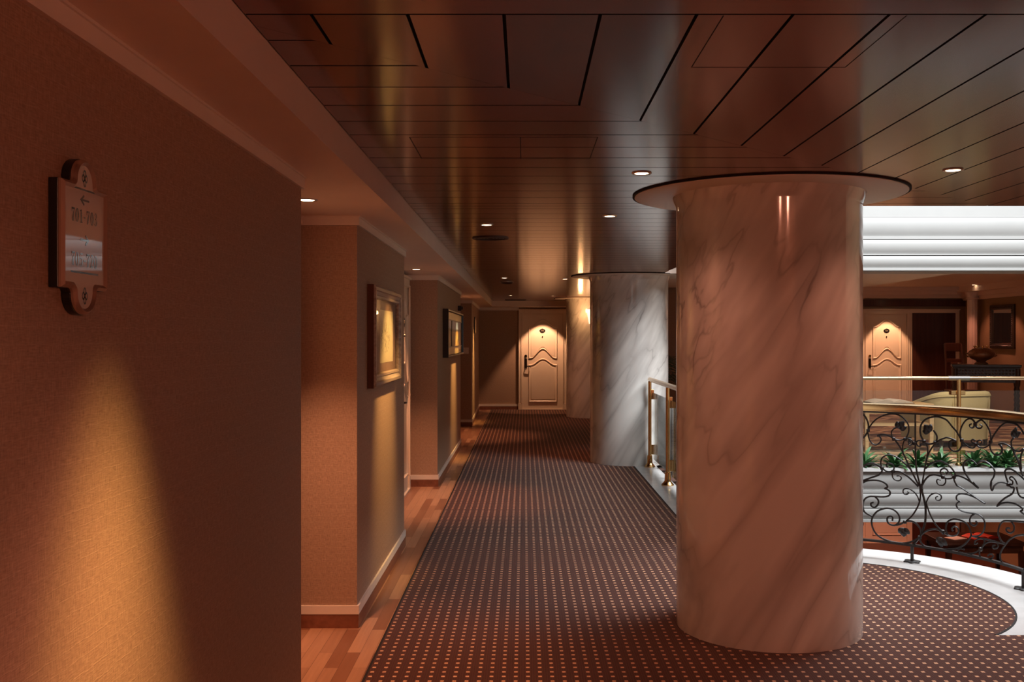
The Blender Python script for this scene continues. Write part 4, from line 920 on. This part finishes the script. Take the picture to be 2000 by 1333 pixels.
def make_sign(loc, rz, label, rooms):
    t = thing('room_sign', label, 'sign', loc, rz)
    fn = lambda a, b_, o: (o, a, b_)
    mb = MB(); mb.prism(sign_outline(grow=0.003), 0.0, 0.019, fn); mb.build('backing', M['black'], t, bevel=0.002)
    mb = MB(); mb.prism(sign_outline(grow=-0.009), 0.019, 0.0245, fn); pl = mb.build('plate', M['signplate'], t)
    # clear acrylic bevel round the plate
    mb = MB(); o1 = sign_outline(grow=0.002); o2 = sign_outline(grow=-0.010); o3 = sign_outline(grow=-0.004)
    mb.loft([[fn(a, b_, 0.019) for a, b_ in o1], [fn(a, b_, 0.024) for a, b_ in o1], [fn(a, b_, 0.030) for a, b_ in o3], [fn(a, b_, 0.0245) for a, b_ in o2]], True, False)
    mb.build('bevelled_rim', M['chrome'], t)
    x = 0.0247; rot = (R(90), 0, R(90))
    txt = []
    for z, s_ in ((0.045, rooms[0]), (-0.042, rooms[1])):
        mb = serif_figures(s_, 0.027, x, z - 0.004); mb.build('lettering', M['signink'], pl)
    def arrow(mb, z, sg):
        fa = lambda a, b_, o: (o, a * sg, b_ + z)
        mb.prism([(-0.020, 0), (-0.004, 0.011), (-0.002, 0.008), (-0.009, 0.002), (0.020, 0.002), (0.020, -0.002), (-0.009, -0.002), (-0.002, -0.008), (-0.004, -0.011)], x - 0.0002, x + 0.0004, fa)
    for z, sg in ((0.074, 1), (-0.006, -1)): mb = MB(); arrow(mb, z, sg); mb.build('arrow', M['signink'], pl)
    for z in (0.095, -0.072): mb = MB(); mb.box(x - 0.0002, -0.062, z - 0.0018, x + 0.0004, 0.062, z + 0.0018); mb.build('rule_line', M['signink'], pl)
    for z in (0.118, -0.118):
        mb = MB()
        for (ay, az) in ((1, 0), (-1, 0), (0, 1), (0, -1)):
            fa = lambda a, b_, o: (o, a * 0.85 + ay * 0.0065, b_ * 1.15 + az * 0.009 + z)
            ring = [(0.0075 * math.cos(2 * math.pi * i / 12), 0.0075 * math.sin(2 * math.pi * i / 12)) for i in range(12)]
            inn = [(p * 0.55, q * 0.55) for p, q in ring]
            vs = [fa(p, q, x + 0.0003) for p, q in ring] + [fa(p, q, x + 0.0003) for p, q in inn]
            mb.add(vs, [(i, (i + 1) % 12, 12 + (i + 1) % 12, 12 + i) for i in range(12)])
        mb.build('ornament', M['signink'], pl)
    return t
make_sign((-0.9095, 2.004, 1.772), 0, 'cream room sign with black edge on the nearest wall', ('701-703', '705-720'))
make_sign((-0.9320, 18.55, 1.80), R(0.77), 'small dark room sign on the farthest wall bay, lit from above', ('709-711', '712-714'))

# ------------------------------------------------------------------ corridor glass balustrade
t = thing('glass_balustrade', 'brass and glass balustrade between the columns beside the white marble edge', 'railing', (1.52, 12.06, 0.003))
zr = 1.062
mb = MB(); mb.tube([(0, 0, zr), (0, -1.51, zr), (0, -3.0, zr), (0, -4.6, zr)], 0.026, 16); mb.lathe([(0.0, -0.012), (0.018, -0.010), (0.026, 0.0)], 16, (0, 0.0, zr), 'y')
mb.build('handrail', M['brassrail'], t, smooth=50)
for yy in (0, -1.51, -3.0, -4.55):
    mb = MB(); mb.lathe([(0.021, 0.06), (0.021, zr - 0.024)], 16, (0, yy, 0)); po = mb.build('post', M['brass'], t, smooth=50)
    mb = MB(); mb.lathe([(0.0, 0), (0.066, 0.0), (0.066, 0.012), (0.052, 0.028), (0.034, 0.05), (0.030, 0.14), (0.021, 0.145)], 24, (0, yy, 0)); mb.build('flange', M['brass'], po, smooth=40)
    for z in (0.82, 0.15): mb = MB(); mb.box(0.01, yy - 0.012, z, 0.05, yy + 0.012, z + 0.12); mb.build('glass_clamp', M['brass'], po, bevel=0.004)
for ya, yb in ((-1.49, -0.02), (-2.98, -1.53), (-4.53, -3.02)):
    mb = MB(); mb.box(0.040, ya, 0.10, 0.050, yb, 0.90); mb.build('glass_panel', M['glass'], t)

# ------------------------------------------------------------------ wrought-iron balcony balustrade
RR = 1.26
t = thing('iron_balustrade', 'curved black wrought iron balustrade with scrolls and brass handrail on rounded balcony', 'railing', (BX, BY, 0.0))
def cyl(th, z, r=RR): return (r * math.cos(R(th)), r * math.sin(R(th)), z)
TH0, TH1 = -46, 106
ths = [TH0 + (TH1 - TH0) * i / 76 for i in range(77)]
mb = MB()
hp = [(-0.034, -0.012), (-0.036, 0.006), (-0.026, 0.026), (0, 0.034), (0.026, 0.026), (0.036, 0.006), (0.034, -0.012), (0.020, -0.014), (0.018, -0.024), (-0.018, -0.024), (-0.020, -0.014)]
mb.loft([[cyl(a, 1.070 + q, RR + p) for p, q in hp] for a in ths]); mb.build('handrail', M['brass'], t, smooth=40)
def bar(mb, z0, z1, wd): mb.loft([[cyl(a, z, RR + p) for p, z in ((-wd, z0), (wd, z0), (wd, z1), (-wd, z1))] for a in ths])
mb = MB(); bar(mb, 1.034, 1.046, 0.012); mb.build('top_bar', M['iron'], t)
mb = MB(); bar(mb, 0.112, 0.128, 0.013); mb.build('bottom_bar', M['iron'], t)
STEP = 39.6; FOOT = 47.7
for kk in (-2, -1, 0, 1):
    dth = kk * STEP; mb = MB()
    for r_mm, pts in IRON:
        m_th = sum(p[0] for p in pts) / len(pts) + dth
        ext = [p[0] + dth for p in pts]
        if kk == 1 and not (FOOT + 19.8 - 3 < m_th < FOOT + 57): continue
        if kk == -1 and m_th > 7: continue
        if kk == -2 and m_th > 7 - STEP: continue
        if max(ext) > TH1 or min(ext) < TH0: continue
        r_ = r_mm / 1000.0 * 0.92
        q = catmull([(p[0], p[1], 0) for p in pts], 3)
        mb.tube([cyl(p.x + dth, p.y) for p in q], r_, 6, flat=0.8)
    if TH0 < 44.75 + dth < TH1: mb.tube([cyl(44.75 + dth, 0.49), cyl(44.9 + dth, 0.555)], 0.013, 8)
    if mb.v: mb.build('scrollwork', M['iron'], t, smooth=60)
    for th, z in IRON_KNOTS:
        if TH0 < th + dth < TH1 and (kk == 0 or (kk == 1 and th + dth > 65) or (kk < 0 and th < 67 and th + dth < 7 + (kk + 1) * STEP)):
            c = cyl(th + dth, z); mb = MB(); mb.lathe([(0.006, -0.013), (0.013, -0.009), (0.013, 0.009), (0.006, 0.013)], 8, c); mb.build('collar', M['iron'], t, smooth=40)
    for th, z, ang in IRON_LEAVES:
        if not (TH0 < th + dth < TH1) or (kk == 1 and th + dth < 65) or (kk < 0 and th + dth > 7 + (kk + 1) * STEP): continue
        mb = MB()
        for da, ln, wd in ((-48, 0.052, 0.021), (0, 0.060, 0.024), (48, 0.052, 0.021)):
            a = R(-ang + da); rings = []
            for i in range(9):
                s_ = i / 8; hw = wd * math.sin(math.pi * min(1, s_ * 0.93 + 0.05)) ** 0.8 + 0.001
                cxl, cz = ln * s_ * math.cos(a), ln * s_ * math.sin(a)
                rg = []
                for q in range(6):
                    u_ = hw * math.cos(2 * math.pi * q / 6); o_ = 0.007 * math.sin(2 * math.pi * q / 6) + 0.012 * math.sin(math.pi * s_)
                    rg.append(cyl(th + dth - math.degrees((cxl - u_ * math.sin(a)) / RR), z + cz + u_ * math.cos(a), RR + o_ * -1))
                rings.append(rg)
            mb.loft(rings)
        mb.build('leaf', M['iron'], t, smooth=60)
    th = FOOT + dth
    if TH0 < th < TH1:
        mb = MB(); c = cyl(th, 0)
        mb.tube([cyl(th, 0.004), cyl(th, 0.12)], 0.012, 8)
        fo = mb.build('foot', M['iron'], t)
        mb = MB(); rings = []
        for z, s_ in ((0.003, 1.0), (0.010, 0.98), (0.014, 0.80), (0.016, 0.3)):
            rings.append([(c[0] + s_ * (0.052 + 0.009 * math.cos(6 * a)) * math.cos(a), c[1] + s_ * (0.052 + 0.009 * math.cos(6 * a)) * math.sin(a), z) for a in [2 * math.pi * i / 36 for i in range(36)]])
        mb.loft(rings); mb.build('foot_plate', M['iron'], fo, smooth=30)

# ------------------------------------------------------------------ balustrade across the atrium
t = thing('glass_balustrade', 'straight brass and glass balustrade across the atrium, in front of the pale armchair', 'railing', (5.15, 11.80, 0.055))
zr = 1.09 - 0.055
for xa, xb in ((-3.2, -0.11), (0.11, 4.4)): mb = MB(); mb.tube([(xa, 0, zr), (xb, 0, zr)], 0.022, 14); mb.build('handrail', M['brassrail'], t, smooth=50)
mb = MB(); mb.tube([(-0.125, 0, zr), (0.125, 0, zr)], 0.026, 16); mb.build('rail_sleeve', M['steel'], t, smooth=50)
for px in (-2.9, 0.0, 2.9):
    mb = MB(); mb.lathe([(0.024, 0.01), (0.024, zr - 0.02)], 16, (px, 0, 0)); po = mb.build('post', M['brass'], t, smooth=50)
    mb = MB(); mb.lathe([(0.0, 0), (0.040, 0.0), (0.040, 0.012), (0.030, 0.03), (0.024, 0.035)], 20, (px, 0, 0)); mb.build('flange', M['brass'], po, smooth=40)
    for z in (0.835, 0.13):
        mb = MB(); mb.box(px - 0.085, 0.01, z, px + 0.085, 0.080, z + 0.05); mb.build('glass_clamp', M['brass'], po, bevel=0.004)
for xa, xb in ((-2.87, -0.02), (0.02, 2.87)):
    mb = MB(); mb.box(xa, 0.060, 0.12, xb, 0.070, 0.885); mb.build('glass_panel', M['glass'], t)

# ------------------------------------------------------------------ planter plants
def strap_plant(seed, n, ln, droop):
    rd = random.Random(seed); mb = MB()
    for i in range(n):
        a = i * 2.399 + rd.uniform(-.3, .3); el = R(rd.uniform(28, 82)); l_ = ln * rd.uniform(0.7, 1.1); wd = rd.uniform(0.019, 0.028)
        z0 = rd.uniform(0.0, 0.09) * ln / 0.3
        d2 = Vector((math.cos(a), math.sin(a), 0)); sd = Vector((-math.sin(a), math.cos(a), 0)); rings = []
        p = Vector((0, 0, z0)); e = el
        for s_ in range(7):
            f = s_ / 6; hw = wd * (0.55 + 1.2 * f) * (1 - f) ** 0.55 + 0.0008 if f < 1 else 0.0008
            nrm = Vector((-math.sin(e) * d2.x, -math.sin(e) * d2.y, math.cos(e)))
            rings.append([p - sd * hw, p + nrm * 0.0015 - sd * 0.0, p + sd * hw, p - nrm * 0.002])
            p = p + (d2 * math.cos(e) + Vector((0, 0, math.sin(e)))) * (l_ / 6); e -= R(droop) / 6
        mb.loft(rings)
    return mb
plants = [(4.00, 11.73, 'strap-leaved plant in the planter, half hidden by the near column'),
          (4.36, 11.72, 'strap-leaved plant in the planter below the table with the open book'),
          (4.64, 11.75, 'strap-leaved plant in the planter just left of the marble block'),
          (4.90, 11.73, 'strap-leaved plant in the planter against the brass post'),
          (5.30, 11.73, 'light green spreading plant right of the brass post'),
          (5.52, 11.71, 'silvery spreading plant in middle of the right hand planter trough'),
          (5.71, 11.75, 'taller strap plant at the right end of the planter trough')]
for i, (px, py, lab) in enumerate(plants):
    t = thing('strap_plant', lab, 'plant', (px, py, -0.032), 0, 'plants in the planter across the atrium')
    strap_plant(i, 60, 0.29 if i != 6 else 0.34, 62).build('foliage', M['leaf'], t, smooth=60)
    mb = MB(); mb.lathe([(0.018, -0.02), (0.014, 0.10)], 8); mb.build('stalk', M['stem'], t)
for i, (px, py, lab) in enumerate(((1.76, 11.9, 'low strap plant behind the glass at the foot of the daylit column'), (1.76, 11.0, 'low strap plant behind the glass beside the second brass post'))):
    t = thing('strap_plant', lab, 'plant', (px, py, -0.042), 0, 'plants beside the corridor balustrade')
    strap_plant(20 + i, 24, 0.26, 80).build('foliage', M['palmleaf'], t, smooth=60)
    mb = MB(); mb.lathe([(0.018, -0.02), (0.014, 0.10)], 8); mb.build('stalk', M['stem'], t)
# potted palm seen in the gap between the two nearest columns
t = thing('potted_palm', 'tall dark green palm glimpsed in the gap between the two nearest columns', 'plant', (2.35, 14.35, 0.0))
mb = MB(); mb.lathe([(0.0, 0), (0.15, 0), (0.20, 0.32), (0.22, 0.36), (0.19, 0.36), (0.18, 0.31), (0.0, 0.31)], 28); mb.build('pot', M['pot'], t, smooth=40)
mb = MB()
for a in range(4): mb.tube([(0.05 * math.cos(a * 1.6), 0.05 * math.sin(a * 1.6), 0.3), (0.07 * math.cos(a * 1.6), 0.07 * math.sin(a * 1.6), 0.9)], 0.016, 8)
mb.build('stem', M['stem'], t, smooth=60)
mb = MB()
for i in range(16):
    a = i * 2.399; el = R(80 - 2.4 * i); base = Vector((0.05 * math.cos(a), 0.05 * math.sin(a), 0.75 + 0.02 * (i % 4))); d2 = Vector((math.cos(a), math.sin(a), 0))
    pts = []; p = base; e = el
    for s_ in range(9): pts.append(p); p = p + (d2 * math.cos(e) + Vector((0, 0, math.sin(e)))) * 0.12; e -= R(9)
    mb.tube(pts, [0.006 * (1 - s_ / 10) for s_ in range(9)], 5)
    for s_ in range(2, 9):
        tdir = (pts[s_] - pts[s_ - 1]).normalized(); sd = Vector((-d2.y, d2.x, 0)); ll = 0.26 * math.sin(math.pi * (s_ - 0.6) / 9) + 0.06
        for sg in (-1, 1):
            for q in (0, 0.5):
                o_ = pts[s_] - tdir * 0.12 * q; tip = o_ + (sd * sg * 0.8 + tdir * 0.75 - Vector((0, 0, 0.25))) * ll; m_ = (o_ + tip) / 2 + Vector((0, 0, 0.02)); wv = tdir * 0.010
                mb.loft([[o_ - wv * .4, o_ + Vector((0, 0, .002)), o_ + wv * .4, o_ - Vector((0, 0, .002))], [m_ - wv, m_ + Vector((0, 0, .003)), m_ + wv, m_ - Vector((0, 0, .002))], [tip - wv * .1, tip, tip + wv * .1, tip - Vector((0, 0, .001))]])
mb.build('fronds', M['palmleaf'], t)

# ------------------------------------------------------------------ lounge furniture
t = thing('tub_armchair', 'pale yellow upholstered tub armchair seen from behind across the atrium', 'armchair', (6.30, 14.45, 0.0), R(20))
# U-shaped shell: back faces -y (towards the camera), arms run +y
shell_o, shell_i = [], []
path = []
for i in range(7): path.append((-0.54, 0.62 - 0.62 * i / 6 * 0.9))
for i in range(1, 12): a = math.pi + (math.pi / 2) * i / 12; path.append((-0.54 + 0.30 + 0.30 * math.cos(a), 0.06 - 0.16 + 0.30 + 0.30 * math.sin(a) - 0.14))
nhalf = len(path)
full = path + [(-x, y) for x, y in reversed(path)]
mb = MB(); rings = []
n = len(full)
def top_h(x, y):
    f = min(1, max(0, (y + 0.2) / 0.80)); return 0.80 - 0.25 * f ** 1.3
for i, (x, y) in enumerate(full):
    a, b_ = Vector(full[max(i - 1, 0)]), Vector(full[min(i + 1, n - 1)]); d_ = (b_ - a).normalized(); nr = Vector((-d_.y, d_.x))
    if nr.dot(Vector((-x, 0.2 - y))) < 0: nr = -nr
    h = top_h(x, y); fl = Vector((x, y + 0.0)); ti = 0.13
    inn = fl + nr * ti
    out_b = fl + nr * 0.05
    rings.append([(out_b.x, out_b.y, 0.10), (fl.x * 1.0 + nr.x * 0.02, fl.y + nr.y * 0.02, 0.40), (fl.x, fl.y, h - 0.05), (fl.x + nr.x * 0.02, fl.y + nr.y * 0.02, h - 0.012), (fl.x + nr.x * 0.065, fl.y + nr.y * 0.065, h), (inn.x - nr.x * .02, inn.y - nr.y * .02, h - 0.012), (inn.x, inn.y, h - 0.06), (inn.x, inn.y, 0.12)])
mb.loft(rings); mb.build('shell', M['fabric'], t, smooth=50)
mb = MB()
off = [Vector((x, y)) for x, y in full]
mb.tube([(x * 1.003, y - 0.003, top_h(x, y) - 0.065) for x, y in full], 0.006, 6)
for xs in (-0.30, 0.30):
    mb.tube([(xs, -0.245, 0.12), (xs * 1.02, -0.262, 0.4), (xs * 1.03, -0.266, 0.72)], 0.006, 6)
mb.build('piping', M['fabric'], t, smooth=60)
mb = MB(); mb.box(-0.40, -0.08, 0.12, 0.40, 0.58, 0.30); mb.build('seat_base', M['fabric'], t, bevel=0.02)
mb = MB(); mb.box(-0.39, -0.07, 0.30, 0.39, 0.62, 0.44); mb.build('seat_cushion', M['fabric'], t, bevel=0.04)
for sx, sy in ((-1, -0.10), (1, -0.10), (-1, 0.55), (1, 0.55)):
    mb = MB(); mb.loft([[(sx * 0.40 + a * s_, sy + b_ * s_, z) for a, b_ in ((-1, -1), (1, -1), (1, 1), (-1, 1))] for z, s_ in ((0.0, 0.016), (0.12, 0.026))]); mb.build('leg', M['darkwood'], t)

t = thing('side_table', 'pale wooden side table with a shelf, carrying the open book across the atrium', 'table', (5.12, 13.85, 0.0))
hw, hd = 0.47, 0.27
mb = MB(); mb.box(-hw, -hd, 0.635, hw, hd, 0.665); mb.build('table_top', M['palewood'], t, bevel=0.006)
mb = MB(); mb.box(-hw + .03, -hd + .02, 0.53, hw - .03, hd - .02, 0.635); mb.build('apron', M['palewood'], t)
mb = MB(); mb.box(-hw + .03, -hd + .03, 0.36, hw - .03, hd - .03, 0.40); mb.build('shelf', M['palewood'], t)
for sx in (-1, 1):
    for sy in (-1, 1):
        mb = MB(); mb.loft([[(sx * (hw - .03) + a * s_, sy * (hd - .03) + b_ * s_, z) for a, b_ in ((-1, -1), (1, -1), (1, 1), (-1, 1))] for z, s_ in ((0.0, 0.022), (0.635, 0.030))]); mb.build('leg', M['palewood'], t)
def open_book(name, loc, rz, label, s=1.0, cover='darkwood', page='paperwhite'):
    t = thing(name, label, 'book', loc, rz)
    mb = MB(); mb.box(-0.29 * s, -0.19 * s, 0.0, 0.29 * s, 0.19 * s, 0.006); mb.build('cover', M[cover], t)
    for sg in (-1, 1):
        mb = MB(); rings = []
        for i in range(13):
            f = i / 12; x = sg * 0.275 * s * f; z = 0.008 + 0.055 * s * (math.sin(math.pi * min(1, f * 0.9 + 0.06)) ** 0.8) * (1 - 0.55 * f)
            rings.append([(x, -0.18 * s, 0.006), (x, -0.18 * s, z), (x, 0.18 * s, z), (x, 0.18 * s, 0.006)])
        mb.loft(rings); mb.build('page_block', M[page], t, smooth=40)
open_book('open_book', (5.05, 13.82, 0.666), R(6), 'large open book lying on the pale side table across the atrium')

# carved console with an urn on it
t = thing('carved_console', 'dark carved wooden console table carrying the urn, near the lounge mirror', 'table', (8.80, 19.0, 0.0), R(-20))
hl, hd, ht = 0.60, 0.24, 1.06
mb = MB(); mb.box(-hl, -hd, ht - 0.05, hl, hd, ht); mb.box(-hl + .02, -hd + .02, ht - 0.075, hl - .02, hd - .02, ht - 0.05); mb.build('table_top', M['darkwood'], t, bevel=0.008)
mb = MB(); mb.box(-hl + .05, -hd + .05, ht - 0.34, hl - .05, hd - .05, ht - 0.075)
for side in range(4):
    ln_ = (2 * hl - .1) if side % 2 == 0 else (2 * hd - .1)
    nn = max(4, int(ln_ / 0.055))
    for i in range(nn):
        for r_ in range(4):
            u_ = -ln_ / 2 + ln_ * (i + 0.5) / nn; z = ht - 0.11 - r_ * 0.058
            a = side * math.pi / 2; e = (hd - .05) if side % 2 == 0 else (hl - .05)
            p = Vector((u_, -e, 0)); p.rotate(Matrix.Rotation(a, 3, 'Z'))
            mb.lathe([(0.0, -0.02), (0.018, -0.010), (0.020, 0.0), (0.014, 0.012), (0.0, 0.018)], 6, (p.x, p.y, z))
mb.build('carved_frieze', M['darkwood'], t)
for sx in (-1, 1):
    for sy in (-1, 1):
        mb = MB(); prof = [(0.0, 0.0), (0.035, 0.0), (0.03, 0.03)]
        for i in range(14): prof += [(0.024 + 0.014 * (i % 2), 0.05 + i * 0.048)]
        prof += [(0.045, ht - 0.34), (0.045, ht - 0.08), (0, ht - 0.08)]
        mb.lathe(prof, 14, (sx * (hl - .06), sy * (hd - .06), 0)); mb.build('leg', M['darkwood'], t, smooth=50)
t = thing('lidded_urn', 'round aged copper urn with knobbed lid standing on the carved console', 'urn', (8.72, 19.0, ht + 0.001))
mb = MB(); mb.lathe([(0.0, 0), (0.12, 0.0), (0.125, 0.02), (0.08, 0.05), (0.09, 0.07), (0.18, 0.11), (0.235, 0.155), (0.248, 0.185), (0.245, 0.20)], 40); mb.build('bowl', M['urn'], t, smooth=50)
mb = MB(); mb.lathe([(0.252, 0.195), (0.252, 0.21), (0.20, 0.262), (0.14, 0.30), (0.10, 0.315), (0.0, 0.32)], 40); li = mb.build('lid', M['urn'], t, smooth=50)
for i in range(7):
    a = 2 * math.pi * i / 7; mb = MB()
    mb.lathe([(0.0, 0.0), (0.012, 0.005), (0.010, 0.02), (0.022, 0.035), (0.020, 0.055), (0.0, 0.062)], 10, (0.115 * math.cos(a), 0.115 * math.sin(a), 0.30)); mb.build('knob', M['brass'], li, smooth=50)
for sg in (-1, 1): mb = MB(); mb.tube([(sg * 0.235, 0, 0.20), (sg * 0.29, 0, 0.21), (sg * 0.30, 0, 0.17), (sg * 0.245, 0, 0.14)], 0.012, 8); mb.build('handle', M['urn'], t, smooth=60)

t = thing('carved_mirror', 'tall mirror in dark carved frame on the brown lounge wall', 'mirror', (9.599, 19.95, 1.79), R(90))
# local x along the wall (after the turn it runs along +Y), -y... faces -X
W2, H2 = 0.50, 0.44
fm = lambda a, b_, o: (a, o, b_)
mb = MB(); mb.sweep([(-W2, -H2), (W2, -H2), (W2, H2), (-W2, H2)], [(0, 0), (0, 0.035), (0.03, 0.055), (0.085, 0.045), (0.10, 0.02)], fm); fr = mb.build('frame', M['darkwood'], t)
mb = MB()
for sgn in (-1, 1):
    for i in range(20):
        mb.lathe([(0.0, -0.018), (0.016, 0.0), (0.0, 0.018)], 6, (sgn * (W2 - 0.055), 0.052, -H2 + 0.05 + (2 * H2 - .1) * i / 19))
        mb.lathe([(0.0, -0.018), (0.016, 0.0), (0.0, 0.018)], 6, (-W2 + 0.06 + (2 * W2 - .12) * i / 19, 0.052, sgn * (H2 - 0.055)))
mb.build('beading', M['darkwood'], fr)
mb = MB(); mb.box(-W2 + .08, 0.004, -H2 + .08, W2 - .08, 0.022, H2 - .08); mb.build('mirror_glass', M['mirror'], t)

t = thing('fluted_pilaster', 'slender fluted column standing left of the lounge mirror', 'column', (9.43, 20.95, 0.0))
mb = MB(); rings = []
for z in (0.12, 2.38):
    rings.append([((0.105 - 0.010 * (0.5 - 0.5 * math.cos(12 * a))) * math.cos(a), (0.105 - 0.010 * (0.5 - 0.5 * math.cos(12 * a))) * math.sin(a), z) for a in [2 * math.pi * i / 72 for i in range(72)]])
mb.loft(rings); mb.build('shaft', M['loungepaint'], t, smooth=40)
mb = MB(); mb.lathe([(0, 0), (0.14, 0), (0.14, 0.06), (0.12, 0.08), (0.125, 0.10), (0.105, 0.125)], 32); mb.build('base', M['loungepaint'], t, smooth=40)
mb = MB(); mb.lathe([(0.105, 2.375), (0.13, 2.385), (0.13, 2.40), (0.115, 2.41), (0.12, 2.46), (0.15, 2.50), (0.15, 2.53), (0, 2.53)], 32); mb.build('capital', M['loungepaint'], t, smooth=40)

t = thing('high_back_chair', 'dark wooden high-backed chair standing between the far door and the console', 'chair', (9.02, 20.55, 0.0), R(12))
for sx in (-1, 1):
    mb = MB(); mb.tube([(sx * 0.2, 0.2, 0), (sx * 0.2, 0.2, 0.5), (sx * 0.19, 0.24, 1.1), (sx * 0.19, 0.28, 1.44)], 0.02, 8); mb.build('rear_leg', M['chairwood'], t, smooth=50)
    mb = MB(); mb.tube([(sx * 0.21, -0.2, 0), (sx * 0.21, -0.2, 0.46)], 0.02, 8); mb.build('leg', M['chairwood'], t, smooth=50)
mb = MB(); mb.box(-0.24, -0.23, 0.45, 0.24, 0.23, 0.50); mb.build('seat', M['chairwood'], t, bevel=0.01)
mb = MB(); mb.box(-0.19, 0.255, 1.28, 0.19, 0.29, 1.46); mb.box(-0.19, 0.235, 1.05, 0.19, 0.265, 1.13); mb.box(-0.08, 0.22, 0.5, 0.08, 0.245, 1.06)
mb.build('backrest', M['chairwood'], t, bevel=0.012)

# floor below: dark table with a red-covered book
t = thing('dark_table', 'dark glossy table on the floor below, seen through the ironwork', 'table', (8.35, 18.5, -2.9))
mb = MB(); mb.box(-0.75, -0.55, 0.70, 0.75, 0.55, 0.75); mb.build('table_top', M['darkwood'], t, bevel=0.01)
mb = MB(); mb.box(-0.68, -0.48, 0.56, 0.68, 0.48, 0.70); mb.build('apron', M['darkwood'], t)
for sx in (-1, 1):
    for sy in (-1, 1):
        mb = MB(); mb.loft([[(sx * .66 + a * s_, sy * .46 + b_ * s_, z) for a, b_ in ((-1, -1), (1, -1), (1, 1), (-1, 1))] for z, s_ in ((0.0, 0.03), (0.6, 0.045))]); mb.build('leg', M['darkwood'], t)
open_book('open_magazine', (8.50, 18.55, -2.149), R(20), 'red magazine lying open on the dark table of the floor below', 1.0, 'redpaper', 'redpaper')
mb = MB(); mb.box(-0.16, -0.12, 0, 0.16, 0.12, 0.012)
o = mb.build('white_leaflet', M['paperwhite'], None, (7.98, 18.42, -2.149)); o.rotation_euler = (0, 0, R(25))
tag(o, 'white leaflet beside the red magazine on the table below', 'leaflet')
# finish: let parents settle
bpy.context.view_layer.update()
